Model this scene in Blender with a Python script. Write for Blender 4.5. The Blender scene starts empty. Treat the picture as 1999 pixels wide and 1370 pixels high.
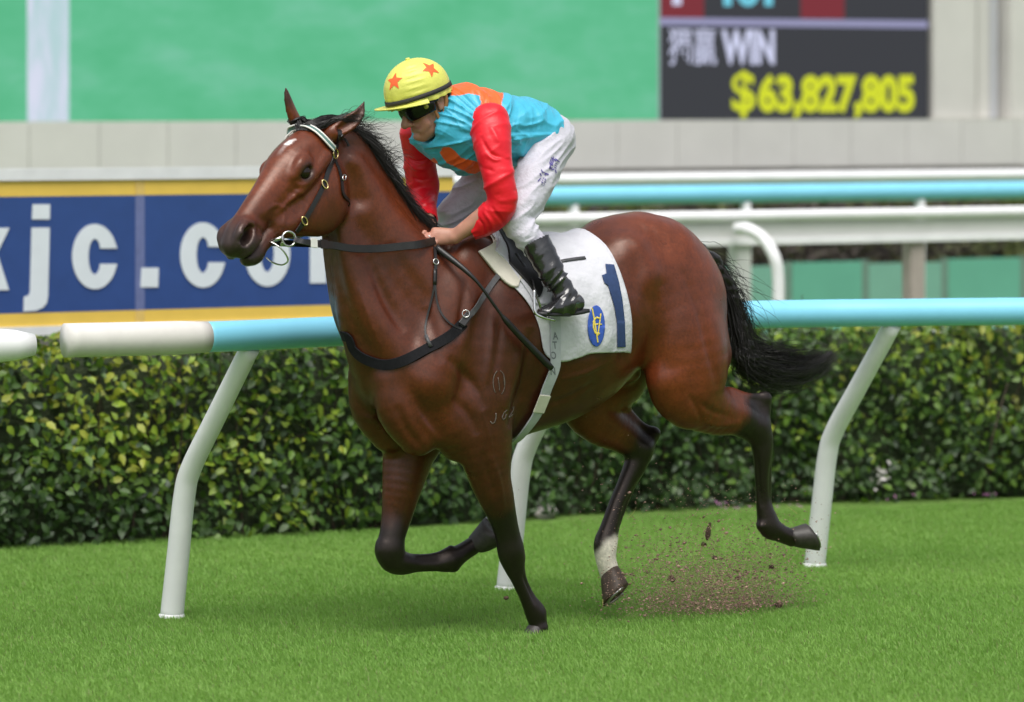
import bpy, bmesh, math, random, os
import numpy as np
import openvdb
from mathutils import Vector, Matrix
from mathutils.bvhtree import BVHTree

# ------------------------------------------------------------------ camera, sky, sun, exposure
scene = bpy.context.scene
COL = scene.collection
CAMH = 2.10                 # camera height
FPX = 8400.0                # focal length measured in photo pixels (photo 1999 wide)
cam_d = bpy.data.cameras.new('camera')
cam = bpy.data.objects.new('camera', cam_d)
COL.objects.link(cam)
cam.location = (0, 0, CAMH)
cam.rotation_euler = (math.radians(90), 0, 0)
cam_d.sensor_width = 36.0
cam_d.lens = 36.0 * FPX / 1999.0
cam_d.shift_y = -485.0 / 1999.0
cam_d.clip_end = 2000
cam_d.dof.use_dof = True
cam_d.dof.focus_distance = 16.9
cam_d.dof.aperture_fstop = 2.2
scene.camera = cam

SUN_EL, SUN_AZ = math.radians(64), math.radians(8)     # azimuth measured from "behind the camera"
world = bpy.data.worlds.new('World')
scene.world = world
world.use_nodes = True
wn = world.node_tree
wn.nodes.clear()
sky = wn.nodes.new('ShaderNodeTexSky')
sky.sky_type = 'NISHITA'
sky.sun_disc = False
sky.sun_elevation = SUN_EL
sky.sun_rotation = math.radians(180) + SUN_AZ
sky.air_density = 1.0
sky.dust_density = 4.0
sky.ozone_density = 1.0
hs = wn.nodes.new('ShaderNodeHueSaturation')
hs.inputs['Saturation'].default_value = 0.35
bg = wn.nodes.new('ShaderNodeBackground')
bg.inputs['Strength'].default_value = 0.14
wo = wn.nodes.new('ShaderNodeOutputWorld')
wn.links.new(sky.outputs[0], hs.inputs['Color'])
wn.links.new(hs.outputs[0], bg.inputs[0])
wn.links.new(bg.outputs[0], wo.inputs[0])

sun_d = bpy.data.lights.new('sun', 'SUN')
sun_d.energy = 1.8
sun_d.angle = math.radians(40)
sun_d.color = (1.0, 0.97, 0.92)
sun = bpy.data.objects.new('sun', sun_d)
COL.objects.link(sun)
sd = Vector((math.sin(SUN_AZ) * math.cos(SUN_EL), -math.cos(SUN_AZ) * math.cos(SUN_EL), math.sin(SUN_EL)))
sun.rotation_euler = sd.to_track_quat('Z', 'Y').to_euler()
sun.location = (0, 0, 30)

vs = scene.view_settings
vs.view_transform = 'Standard'
vs.look = 'None'
vs.exposure = 0.40
vs.gamma = 1.0
vs.use_curve_mapping = False
scene.render.engine = 'CYCLES'
scene.cycles.use_denoising = True
scene.cycles.max_bounces = 6
scene.cycles.transparent_max_bounces = 8

# ------------------------------------------------------------------ helpers
rng = np.random.default_rng(7)
random.seed(7)

def px(u, v, Y):
    """photo pixel at depth Y -> world"""
    return np.array([(u - 999.5) * Y / FPX, Y, CAMH - (v - 200.0) * Y / FPX])

def ground_px(u, v, z=0.0):
    Y = (CAMH - z) * FPX / (v - 200.0)
    return px(u, v, Y)

def smooth(me):
    me.polygons.foreach_set('use_smooth', np.ones(len(me.polygons), dtype=bool))

def mesh_obj(name, V, F, mat=None, parent=None, sm=True, link=True):
    me = bpy.data.meshes.new(name)
    me.from_pydata([tuple(map(float, p)) for p in V], [], [tuple(map(int, f)) for f in F])
    if sm:
        smooth(me)
    me.update()
    o = bpy.data.objects.new(name, me)
    if mat is not None:
        me.materials.append(mat)
    if link:
        COL.objects.link(o)
    if parent is not None:
        setparent(o, parent)
    return o

def np_mesh(name, V, F, mat=None, parent=None, sm=True):
    """fast path; F is (n,3) or (n,4) int array"""
    V = np.asarray(V, dtype=np.float32); F = np.asarray(F, dtype=np.int32)
    me = bpy.data.meshes.new(name)
    me.vertices.add(len(V)); me.vertices.foreach_set('co', V.ravel())
    k = F.shape[1]
    me.loops.add(F.size); me.loops.foreach_set('vertex_index', F.ravel())
    me.polygons.add(len(F))
    me.polygons.foreach_set('loop_start', np.arange(0, F.size, k, dtype=np.int32))
    me.polygons.foreach_set('loop_total', np.full(len(F), k, dtype=np.int32))
    if sm:
        me.polygons.foreach_set('use_smooth', np.ones(len(F), dtype=bool))
    me.update(calc_edges=True)
    me.validate()
    o = bpy.data.objects.new(name, me)
    if mat is not None:
        me.materials.append(mat)
    COL.objects.link(o)
    if parent is not None:
        setparent(o, parent)
    return o

def setparent(o, p):
    o.parent = p
    o.matrix_parent_inverse = Matrix.Translation(-Vector(p.location)) if p.parent is None else Matrix.Translation(-Vector(worldloc(p)))

def worldloc(p):
    l = Vector((0, 0, 0))
    q = p
    if q.parent is None:
        return Vector(q.location)
    return Vector(q.matrix_parent_inverse.translation) + Vector(q.location) + worldloc(q.parent)

def tag(o, label=None, cat=None, group=None, kind=None):
    if label: o['label'] = label
    if cat: o['category'] = cat
    if group: o['group'] = group
    if kind: o['kind'] = kind
    return o

def empty(name, loc, label=None, cat=None, group=None):
    o = bpy.data.objects.new(name, None)
    o.empty_display_size = 0.1
    COL.objects.link(o)
    o.location = tuple(map(float, loc))
    tag(o, label, cat, group)
    return o

def unit(v):
    v = np.asarray(v, float)
    return v / max(np.linalg.norm(v), 1e-9)

def catmull(P, n):
    """P (m,d) -> dense samples, n per span"""
    P = np.asarray(P, float)
    if len(P) == 2:
        t = np.linspace(0, 1, n + 1)[:, None]
        return P[0] * (1 - t) + P[1] * t
    Q = np.vstack([2 * P[0] - P[1], P, 2 * P[-1] - P[-2]])
    out = []
    for i in range(1, len(Q) - 2):
        p0, p1, p2, p3 = Q[i - 1], Q[i], Q[i + 1], Q[i + 2]
        for j in range(n):
            t = j / n
            out.append(0.5 * ((2 * p1) + (-p0 + p2) * t + (2 * p0 - 5 * p1 + 4 * p2 - p3) * t * t + (-p0 + 3 * p1 - 3 * p2 + p3) * t ** 3))
    out.append(P[-1])
    return np.array(out)

def sstep(a, b, x):
    t = np.clip((x - a) / (b - a), 0, 1)
    return t * t * (3 - 2 * t)

# value noise on points (for displacement and colour variation)
_perm = np.random.default_rng(3).random((64, 64, 64)).astype(np.float32)
def vnoise(P):
    P = np.asarray(P, float)
    i = np.floor(P).astype(int); f = P - i
    f = f * f * (3 - 2 * f)
    r = 0
    for dx in (0, 1):
        for dy in (0, 1):
            for dz in (0, 1):
                w = (f[:, 0] if dx else 1 - f[:, 0]) * (f[:, 1] if dy else 1 - f[:, 1]) * (f[:, 2] if dz else 1 - f[:, 2])
                r = r + w * _perm[(i[:, 0] + dx) % 64, (i[:, 1] + dy) % 64, (i[:, 2] + dz) % 64]
    return r * 2 - 1

# ------------------------------------------------------------------ materials
def mat_nodes(name):
    m = bpy.data.materials.new(name)
    m.use_nodes = True
    nt = m.node_tree
    b = nt.nodes['Principled BSDF']
    return m, nt, b

def setin(b, **kw):
    names = dict(rough='Roughness', spec='Specular IOR Level', metal='Metallic', coat='Coat Weight', coatr='Coat Roughness',
                 sheen='Sheen Weight', sheenr='Sheen Roughness', trans='Transmission Weight', sss='Subsurface Weight', aniso='Anisotropic')
    for k, v in kw.items():
        b.inputs[names[k]].default_value = v

def ramp(nt, fac, stops):
    r = nt.nodes.new('ShaderNodeValToRGB')
    el = r.color_ramp.elements
    while len(el) < len(stops):
        el.new(0.5)
    for e, (p, c) in zip(el, stops):
        e.position = p
        e.color = (*c, 1)
    nt.links.new(fac, r.inputs[0])
    return r.outputs[0]

def noise(nt, scale, detail=3, rough=0.55, vec=None, coord='Object'):
    tc = nt.nodes.new('ShaderNodeTexCoord')
    n = nt.nodes.new('ShaderNodeTexNoise')
    n.inputs['Scale'].default_value = scale
    n.inputs['Detail'].default_value = detail
    n.inputs['Roughness'].default_value = rough
    src = tc.outputs[coord]
    if vec is not None:
        mp = nt.nodes.new('ShaderNodeMapping')
        mp.inputs['Scale'].default_value = vec
        nt.links.new(src, mp.inputs[0]); src = mp.outputs[0]
    nt.links.new(src, n.inputs['Vector'])
    return n.outputs['Fac']

def bump(nt, b, h, strength=0.3, dist=0.01):
    bp = nt.nodes.new('ShaderNodeBump')
    bp.inputs['Strength'].default_value = strength
    bp.inputs['Distance'].default_value = dist
    nt.links.new(h, bp.inputs['Height'])
    nt.links.new(bp.outputs[0], b.inputs['Normal'])

def simple_mat(name, col, rough=0.5, var=0.12, nscale=20, bstr=0.0, bscale=200, bdist=0.002, **kw):
    m, nt, b = mat_nodes(name)
    c = np.array(col)
    o = ramp(nt, noise(nt, nscale), [(0.25, tuple(c * (1 - var))), (0.75, tuple(np.minimum(c * (1 + var), 1)))])
    nt.links.new(o, b.inputs['Base Color'])
    setin(b, rough=rough, **kw)
    if bstr:
        bump(nt, b, noise(nt, bscale), bstr, bdist)
    return m

def translucent(m, f, tint=(1.15, 1.25, .7)):
    """thin plant tissue: part of the light passes through"""
    nt = m.node_tree; b = nt.nodes['Principled BSDF']; out = [n for n in nt.nodes if n.type == 'OUTPUT_MATERIAL'][0]
    tr = nt.nodes.new('ShaderNodeBsdfTranslucent'); mx = nt.nodes.new('ShaderNodeMixShader'); mx.inputs[0].default_value = f
    src = b.inputs['Base Color'].links[0].from_socket
    tm = nt.nodes.new('ShaderNodeMix'); tm.data_type = 'RGBA'; tm.blend_type = 'MULTIPLY'; tm.inputs['Factor'].default_value = 1; tm.inputs['B'].default_value = (*tint, 1)
    nt.links.new(src, tm.inputs['A']); nt.links.new(tm.outputs['Result'], tr.inputs['Color'])
    nt.links.new(b.outputs[0], mx.inputs[1]); nt.links.new(tr.outputs[0], mx.inputs[2]); nt.links.new(mx.outputs[0], out.inputs[0])
    return m

def attr_mat(name, attr, rough=0.5, var=0.1, nscale=30, bstr=0.0, bscale=150, bdist=0.002, **kw):
    m, nt, b = mat_nodes(name)
    a = nt.nodes.new('ShaderNodeAttribute'); a.attribute_name = attr
    mx = nt.nodes.new('ShaderNodeMix'); mx.data_type = 'RGBA'; mx.blend_type = 'MULTIPLY'
    mx.inputs['Factor'].default_value = 1
    nt.links.new(a.outputs['Color'], mx.inputs['A'])
    nt.links.new(ramp(nt, noise(nt, nscale), [(0.25, (1 - var,) * 3), (0.75, (1 + var,) * 3)]), mx.inputs['B'])
    nt.links.new(mx.outputs['Result'], b.inputs['Base Color'])
    setin(b, rough=rough, **kw)
    if bstr:
        bump(nt, b, noise(nt, bscale), bstr, bdist)
    return m

def set_col(o, name, C):
    me = o.data
    a = me.color_attributes.new(name, 'FLOAT_COLOR', 'POINT')
    C4 = np.ones((len(me.vertices), 4), dtype=np.float32)
    C4[:, :3] = C
    a.data.foreach_set('color', C4.ravel())

# ------------------------------------------------------------------ implicit-surface sculpting
class Field:
    def __init__(self, lo, hi, h):
        self.lo = np.asarray(lo, float); self.h = h
        self.n = np.ceil((np.asarray(hi, float) - self.lo) / h).astype(int) + 1
        self.a = np.full(self.n, 0.2, dtype=np.float32)
    def sub(self, lo, hi):
        i0 = np.maximum(np.floor((lo - self.lo) / self.h).astype(int), 0)
        i1 = np.minimum(np.ceil((hi - self.lo) / self.h).astype(int) + 1, self.n)
        return i0, i1
    def coords(self, i0, i1):
        return [((np.arange(i0[k], i1[k]) * self.h + self.lo[k]).astype(np.float32)).reshape([-1 if j == k else 1 for j in range(3)]) for k in range(3)]
    def chain(self, nodes, k=0.03, N=(0, 1, 0), sub=4, op='+', egg=0.0):
        """nodes: (x,y,z,a,b[,egg]); a = radius in the plane of the chain, b = radius along N"""
        M = np.array([list(n) + ([egg] if len(n) == 5 else []) for n in nodes], float)
        if len(M) == 1:
            M = np.vstack([M, M]); M[1, 0] += 1e-4
        M = catmull(M, sub if len(M) > 2 else 1)
        N = unit(N)
        pad = k + 3 * self.h
        R = M[:, 3:5].max(1)[:, None] * (1 + np.abs(M[:, 5:6]))
        lo = (M[:, :3] - R).min(0) - pad; hi = (M[:, :3] + R).max(0) + pad
        i0, i1 = self.sub(lo, hi)
        if np.any(i1 <= i0):
            return
        T = np.full(i1 - i0, 0.2, dtype=np.float32)
        for s in range(len(M) - 1):
            A, B = M[s], M[s + 1]
            d = B[:3] - A[:3]; L2 = float(d @ d)
            if L2 < 1e-12:
                continue
            t_ = d / math.sqrt(L2)
            nn = N - t_ * (N @ t_)
            nn = unit(nn) if np.linalg.norm(nn) > 1e-3 else unit(np.cross(t_, (0, 0, 1)))
            bb = np.cross(t_, nn)
            if bb[2] < 0:
                bb = -bb
            r = max(A[3], A[4], B[3], B[4]) * (1 + abs(A[5])) + pad
            j0, j1 = self.sub(np.minimum(A[:3], B[:3]) - r, np.maximum(A[:3], B[:3]) + r)
            j0 = np.maximum(j0, i0); j1 = np.minimum(j1, i1)
            if np.any(j1 <= j0):
                continue
            X, Y, Z = self.coords(j0, j1)
            X = X - np.float32(A[0]); Y = Y - np.float32(A[1]); Z = Z - np.float32(A[2])
            t = np.clip((X * d[0] + Y * d[1] + Z * d[2]) / L2, 0, 1).astype(np.float32)
            X = X - t * np.float32(d[0]); Y = Y - t * np.float32(d[1]); Z = Z - t * np.float32(d[2])
            ra = A[3] + (B[3] - A[3]) * t; rb = A[4] + (B[4] - A[4]) * t
            qn = X * nn[0] + Y * nn[1] + Z * nn[2]
            qb = X * bb[0] + Y * bb[1] + Z * bb[2]
            q2 = np.maximum(X * X + Y * Y + Z * Z - qn * qn, 0)
            if A[5] or B[5]:
                e = A[5] + (B[5] - A[5]) * t
                rb = rb * (1 + e * np.clip(qb / ra, -1, 1))
            k0 = np.sqrt(q2 / ra ** 2 + qn * qn / rb ** 2)
            k1 = np.sqrt(q2 / ra ** 4 + qn * qn / rb ** 4)
            D = np.where(k0 < 1e-3, -np.minimum(ra, rb), k0 * (k0 - 1) / np.maximum(k1, 1e-6)).astype(np.float32)
            sl = tuple(slice(j0[q] - i0[q], j1[q] - i0[q]) for q in range(3))
            T[sl] = np.minimum(T[sl], D)
        sl = tuple(slice(i0[q], i1[q]) for q in range(3))
        self.merge(sl, T, k, op)
    def merge(self, sl, T, k, op):
        Fa = self.a[sl]
        if op == '+':
            h = np.maximum(k - np.abs(Fa - T), 0) / k
            self.a[sl] = np.minimum(Fa, T) - h * h * k * 0.25
        elif op == '-':
            T = -T
            h = np.maximum(k - np.abs(Fa - T), 0) / k
            self.a[sl] = np.maximum(Fa, T) + h * h * k * 0.25
    def mesh(self, iso=0.0, relax=2):
        g = openvdb.FloatGrid(); g.background = 0.2
        g.copyFromArray(self.a)
        P, Q = g.convertToQuads(isovalue=iso)
        P = np.asarray(P, float) * self.h + self.lo
        Q = np.asarray(Q, dtype=np.int64)
        vol = np.einsum('ij,ij->i', P[Q[:, 0]] - P[0], np.cross(P[Q[:, 1]] - P[0], P[Q[:, 2]] - P[0])).sum()
        if vol < 0:
            Q = Q[:, ::-1].copy()
        E = np.vstack([Q[:, [0, 1]], Q[:, [1, 2]], Q[:, [2, 3]], Q[:, [3, 0]]])
        E = np.unique(np.sort(E, axis=1), axis=0)
        for it in range(relax):
            for lam in (0.5, -0.52):
                S = np.zeros_like(P); c = np.zeros(len(P))
                for a, b in ((0, 1), (1, 0)):
                    for q in range(3):
                        S[:, q] += np.bincount(E[:, a], weights=P[E[:, b], q], minlength=len(P))
                    c += np.bincount(E[:, a], minlength=len(P))
                P = P + lam * (S / np.maximum(c, 1)[:, None] - P)
        return P, Q

def vnormals(P, Q):
    n = np.cross(P[Q[:, 2]] - P[Q[:, 0]], P[Q[:, 3 % Q.shape[1]]] - P[Q[:, 1]])
    N = np.zeros_like(P)
    for k in range(Q.shape[1]):
        for q in range(3):
            N[:, q] += np.bincount(Q[:, k], weights=n[:, q], minlength=len(P))
    return N / np.maximum(np.linalg.norm(N, axis=1), 1e-12)[:, None]

# ------------------------------------------------------------------ generic solids
def tube_vf(P, R, n=10, cap=True, up=(0, 0, 1)):
    """swept tube; P (m,3), R scalar or (m,)"""
    P = np.asarray(P, float); m = len(P)
    R = np.full(m, R) if np.isscalar(R) else np.asarray(R, float)
    T = np.gradient(P, axis=0); T /= np.maximum(np.linalg.norm(T, axis=1), 1e-9)[:, None]
    u = np.asarray(up, float)
    if abs(T[0] @ u) > 0.95:
        u = np.array([1.0, 0, 0]) if abs(T[0][0]) < 0.9 else np.array([0, 1.0, 0])
    a = unit(u - T[0] * (u @ T[0]))
    V = []
    ang = np.linspace(0, 2 * math.pi, n, endpoint=False)
    for i in range(m):
        a = unit(a - T[i] * (a @ T[i])); b = np.cross(T[i], a)
        V.append(P[i] + R[i] * (np.cos(ang)[:, None] * a + np.sin(ang)[:, None] * b))
    V = np.vstack(V)
    F = []
    for i in range(m - 1):
        for j in range(n):
            F.append((i * n + j, i * n + (j + 1) % n, (i + 1) * n + (j + 1) % n, (i + 1) * n + j))
    if cap:
        F.append(tuple(range(n))[::-1]); F.append(tuple(range((m - 1) * n, m * n)))
    return V, F

def tube(name, P, R, mat, parent=None, n=10, cap=True):
    V, F = tube_vf(P, R, n, cap)
    return mesh_obj(name, V, F, mat, parent)

def ribbon_vf(P, Nrm, w, th):
    """flat strap: P centre line, Nrm outward normals, width w, thickness th"""
    P = np.asarray(P, float); Nrm = np.asarray(Nrm, float); m = len(P)
    w = np.full(m, w) if np.isscalar(w) else np.asarray(w, float)
    T = np.gradient(P, axis=0); T /= np.maximum(np.linalg.norm(T, axis=1), 1e-9)[:, None]
    V = []
    for i in range(m):
        s = unit(np.cross(Nrm[i], T[i])); nn = unit(np.cross(T[i], s))
        for a, b in ((-.5, 0), (-.46, 1), (.46, 1), (.5, 0)):
            V.append(P[i] + s * a * w[i] + nn * (th * b))
    F = []
    for i in range(m - 1):
        for j in range(4):
            F.append((i * 4 + j, (i + 1) * 4 + j, (i + 1) * 4 + (j + 1) % 4, i * 4 + (j + 1) % 4))
    F.append((0, 1, 2, 3)); F.append(tuple((m - 1) * 4 + j for j in (3, 2, 1, 0)))
    return np.array(V), F

def box_vf(c, ax, ay, az):
    c = np.asarray(c, float); ax, ay, az = map(lambda q: np.asarray(q, float), (ax, ay, az))
    V = [c + sx * ax + sy * ay + sz * az for sz in (-1, 1) for sy in (-1, 1) for sx in (-1, 1)]
    F = [(0, 2, 3, 1), (4, 5, 7, 6), (0, 1, 5, 4), (2, 6, 7, 3), (0, 4, 6, 2), (1, 3, 7, 5)]
    return np.array(V), F

def bevel_box(name, c, ax, ay, az, mat, parent=None, bev=0.004, seg=2):
    V, F = box_vf(c, ax, ay, az)
    o = mesh_obj(name, V, F, mat, parent, sm=False)
    bm = bmesh.new(); bm.from_mesh(o.data)
    bmesh.ops.recalc_face_normals(bm, faces=bm.faces)
    bmesh.ops.bevel(bm, geom=bm.edges[:], offset=bev, segments=seg, affect='EDGES', profile=0.6)
    bm.to_mesh(o.data); bm.free()
    return o

def extrude_poly(name, pts2, O, ax, ay, an, th, mat, parent=None, holes=()):
    """2-D outline -> plate: O + x*ax + y*ay, thickness th along an"""
    bm = bmesh.new()
    O, ax, ay, an = map(lambda q: np.asarray(q, float), (O, ax, ay, an))
    vs_ = [bm.verts.new(tuple(O + x * ax + y * ay)) for x, y in pts2]
    f = bm.faces.new(vs_)
    r = bmesh.ops.extrude_face_region(bm, geom=[f])
    bmesh.ops.translate(bm, vec=tuple(an * th), verts=[e for e in r['geom'] if isinstance(e, bmesh.types.BMVert)])
    bmesh.ops.triangulate(bm, faces=[q for q in bm.faces if len(q.verts) > 4])
    bmesh.ops.recalc_face_normals(bm, faces=bm.faces)
    me = bpy.data.meshes.new(name); bm.to_mesh(me); bm.free()
    o = bpy.data.objects.new(name, me); me.materials.append(mat); COL.objects.link(o)
    if parent is not None: setparent(o, parent)
    return o
# ------------------------------------------------------------------ the setting
E31 = np.array([math.cos(math.radians(31)), math.sin(math.radians(31)), 0.0])     # along the course, away to the right
P31 = np.array([E31[1], -E31[0], 0.0])                                             # towards the course
UPZ = np.array([0, 0, 1.0])

def line_at(u, P, e):
    """point of the horizontal line P + t e seen at photo column u"""
    k = (u - 999.5) / FPX
    t = (k * P[1] - P[0]) / (e[0] - k * e[1])
    return P + t * e

# ground
m_turf, nt, b = mat_nodes('turf_soil')
n1 = ramp(nt, noise(nt, 2.2, 5), [(.3, (.105, .195, .040)), (.7, (.135, .235, .052))])
n2 = noise(nt, 45, 4)
mx = nt.nodes.new('ShaderNodeMix'); mx.data_type = 'RGBA'; mx.blend_type = 'MULTIPLY'; mx.inputs['Factor'].default_value = 1
nt.links.new(n1, mx.inputs['A']); nt.links.new(ramp(nt, n2, [(.3, (.75, .75, .75)), (.7, (1.2, 1.2, 1.2))]), mx.inputs['B'])
nt.links.new(mx.outputs['Result'], b.inputs['Base Color']); setin(b, rough=.9, spec=.1)
bump(nt, b, noise(nt, 120, 3), .6, .02)
gx = np.linspace(-120, 120, 2)
ground = mesh_obj('ground', [(-300, -60, 0), (300, -60, 0), (300, 700, 0), (-300, 700, 0)], [(0, 1, 2, 3)], m_turf)
tag(ground, kind='structure')

# grass blades over the part of the course near the camera
m_grass = attr_mat('grass_blade', 'gcol', .55, .1, 30, spec=.25)
translucent(m_grass, .4)
NB = 520000
gy = rng.uniform(13.2, 25.0, NB * 2)
gx = rng.uniform(-1, 1, NB * 2) * (gy * .128 + 2.0)
keep = (gy < 20.9 + .45 * gx + .5) & ((np.abs(gx) < gy * .128 + .3) & (gy > 14.4) | (rng.random(NB * 2) < .45))
gx, gy = gx[keep][:NB], gy[keep][:NB]
n = len(gx)
base = np.stack([gx, gy, np.zeros(n)], 1)
tuft = vnoise(base * 3.0) * .5 + vnoise(base * 11) * .5
hgt = np.clip(.016 + .005 * tuft + rng.normal(0, .005, n), .005, .04)
ang = rng.uniform(0, 2 * math.pi, n)
wd = rng.uniform(.0013, .0024, n)
side = np.stack([np.cos(ang), np.sin(ang), 0 * ang], 1) * wd[:, None]
lean = np.stack([rng.normal(-.25, .45, n), rng.normal(0, .45, n), np.zeros(n)], 1) * hgt[:, None]
mid = base + lean * .35 + np.stack([0 * ang, 0 * ang, hgt * .6], 1)
tip = base + lean + np.stack([0 * ang, 0 * ang, hgt], 1)
Vg = np.stack([base - side, base + side, mid + side * .75, mid - side * .75, tip], 1).reshape(-1, 3)
i0 = np.arange(n)[:, None] * 5
Fq = np.concatenate([i0 + np.array([[0, 1, 2, 3]])])
Ft_ = i0 + np.array([[3, 2, 4, 4]])
tri = np.vstack([i0 + np.array([[0, 1, 2]]), i0 + np.array([[0, 2, 3]]), i0 + np.array([[3, 2, 4]])])
grass = np_mesh('grass', Vg, tri, m_grass, None, sm=True)
tag(grass, 'short bright green racecourse turf under the galloping horse', 'grass', kind='stuff')
lightg = np.array([.265, .440, .108]); darkg = np.array([.200, .365, .080]); dry = np.array([.30, .34, .15])
mixv = np.clip(.5 + .45 * vnoise(base * 1.1) + .25 * vnoise(base * 5) + rng.normal(0, .2, n), 0, 1)
gc = darkg + (lightg - darkg) * mixv[:, None]
dm = rng.random(n) < .035
gc[dm] = dry * rng.uniform(.6, 1.1, (dm.sum(), 1))
set_col(grass, 'gcol', np.repeat(gc, 5, axis=0))

# ------------------------------------------------------------------ running rail
m_blue = simple_mat('pale_blue_paint', (.22, .60, .80), .38, .04, 6, .05, 40, .002)
m_wpaint = simple_mat('white_plastic', (.78, .78, .79), .42, .07, 5, .06, 60, .002)
m_sleeve = simple_mat('grey_white_sleeve', (.62, .60, .57), .6, .07, 10, .1, 60, .002)
railc = catmull([(-3.6, 16.2, 1.17), (-2.5, 16.52, 1.17), (-1.76, 16.82, 1.17), (-1.197, 17.08, 1.17), (-.709, 17.50, 1.17), (.2, 18.28, 1.17), (1.079, 18.87, 1.17), (1.72, 19.06, 1.17), (2.30, 19.18, 1.17), (4.0, 19.5, 1.17), (8, 20.6, 1.17)], 14)
railu = railc[:, 0] / railc[:, 1] * FPX + 999.5
rail = empty('running_rail', (railc[40][0], railc[40][1], 0), 'pale blue tubular running rail on bent white posts behind the horse', 'rail')
seg = railc[railu > 388]
tube('rail_tube', seg, .061, m_blue, rail, 28)
def cut(u0, u1):
    us = np.linspace(u0, u1, 14)
    return np.stack([np.interp(us, railu, railc[:, k]) for k in range(3)], 1)
sl = cut(126, 404)
tube('joint_sleeve', sl, np.r_[[.067] * 11, .066, .063, .0615], m_sleeve, rail, 28)
en = cut(-420, 66)
tube('end_sleeve', en - UPZ * .014, np.r_[[.066] * 10, .0665, .066, .060, .042], m_wpaint, rail, 28)
for (u, v) in ((335, 1205), (990, 1150), (1590, 1105)):
    B = ground_px(u, v)
    uu_t = u + 158
    T_ = np.array([np.interp(uu_t, railu, railc[:, k]) for k in range(3)])
    off = T_ - B; off[2] = 0
    P = catmull([B + off * 0, B + off * .08 + UPZ * .25, B + off * .16 + UPZ * .50, B + off * .25 + UPZ * .62, B + off * .55 + UPZ * .83, B + off * .97 + UPZ * 1.12], 8)
    post = tube('post', P, np.interp(np.linspace(0, 1, len(P)), [0, .5, 1], [.048, .044, .040]), m_wpaint, rail, 20)
    V, F = tube_vf([B - UPZ * .02, B + UPZ * .012, B + UPZ * .016], [.056, .054, .048], 20); mesh_obj('foot', V, F, m_wpaint, post)

# ------------------------------------------------------------------ hedge
hl0 = [np.array([-4.6, 19.1, 0]), np.array([-2.4, 20.16, 0]), np.array([-.99, 20.88, 0]), np.array([.2, 21.72, 0]), np.array([1.34, 22.42, 0]), np.array([2.7, 22.80, 0]), np.array([5.5, 23.6, 0])]
hline = catmull(hl0, 12)
hs = np.concatenate([[0], np.cumsum(np.linalg.norm(np.diff(hline, axis=0), axis=1))])
def hedge_pt(s):
    p = np.stack([np.interp(s, hs, hline[:, k]) for k in range(3)], -1)
    q = np.stack([np.interp(s + .05, hs, hline[:, k]) for k in range(3)], -1)
    t = (q - p); t /= np.maximum(np.linalg.norm(t, axis=-1), 1e-9)[..., None]
    back = np.stack([-t[..., 1], t[..., 0], 0 * t[..., 0]], -1)
    return p, t, back
hedge = empty('clipped_hedge', (hline[36][0], hline[36][1], 0), 'clipped green hedge of small leaves running behind the pale blue rail', 'hedge')
HH = .94; HD_ = .75
# leaf shapes
def leaf_shape(curl, fold):
    L, W = 1.0, .29
    xs = [0, .28, .62, 1.0]; ws = [0.05, 1.0, .85, 0.0]
    V = []
    for x, w in zip(xs, ws):
        z = -curl * x * x
        V += [(x, -w * W, z + fold * w), (x, 0, z), (x, w * W, z + fold * w)]
    F = []
    for i in range(3):
        a = i * 3
        F += [(a, a + 1, a + 4, a + 3), (a + 1, a + 2, a + 5, a + 4)]
    return np.array(V), np.array(F)
LS = [leaf_shape(.10, .05), leaf_shape(.25, .09), leaf_shape(.02, .12), leaf_shape(.35, .03)]
leafcols = [np.array(c) * 1.2 for c in ((.16, .23, .022), (.085, .155, .020), (.048, .098, .018), (.030, .062, .016), (.235, .26, .030), (.026, .050, .020))]
def leaf_mat(c, nm):
    m, nt, b = mat_nodes(nm)
    nt.links.new(ramp(nt, noise(nt, 25), [(.3, tuple(c * .82)), (.7, tuple(np.minimum(c * 1.2, 1)))]), b.inputs['Base Color'])
    setin(b, rough=.42, spec=.35)
    return translucent(m, .25)
LM = [leaf_mat(c, 'hedge_leaf_%s' % nm) for c, nm in zip(leafcols, ('light', 'mid', 'green', 'dark', 'yellow', 'deep'))]
NL = 22000
s_ = rng.uniform(.2, hs[-1] - .3, NL)
face = rng.random(NL)
p, t_, bk = hedge_pt(s_)
lump = vnoise(np.stack([s_ * 2.3, 0 * s_, 0 * s_], 1)) * .04
zz = rng.uniform(.03, HH, NL)
depth = np.abs(rng.normal(0, .09, NL)) - .03 + .05 * vnoise(np.stack([s_ * 7, zz * 7, 0 * s_], 1)) + .07 * vnoise(np.stack([s_ * 3, zz * 3.4, 0 * s_ + 7], 1))
topm = face > .72
zz[topm] = HH + lump[topm] - np.abs(rng.normal(0, .05, topm.sum())) + .02
depth[topm] = rng.uniform(0, HD_, topm.sum())
pos = p + bk * depth[:, None] + UPZ * zz[:, None]
under = (zz < .12); depth[under] += .05
# orientation: leaves face outwards and up
outn = np.where(topm[:, None], UPZ, -bk * .85 + UPZ * .45) + rng.normal(0, .42, (NL, 3))
outn /= np.linalg.norm(outn, axis=1)[:, None]
ld = rng.normal(0, 1, (NL, 3)) + np.array([0, 0, -.35]); ld -= outn * (ld * outn).sum(1)[:, None]; ld /= np.linalg.norm(ld, axis=1)[:, None]
ls = np.cross(outn, ld)
size = rng.uniform(.032, .066, NL)
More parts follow.
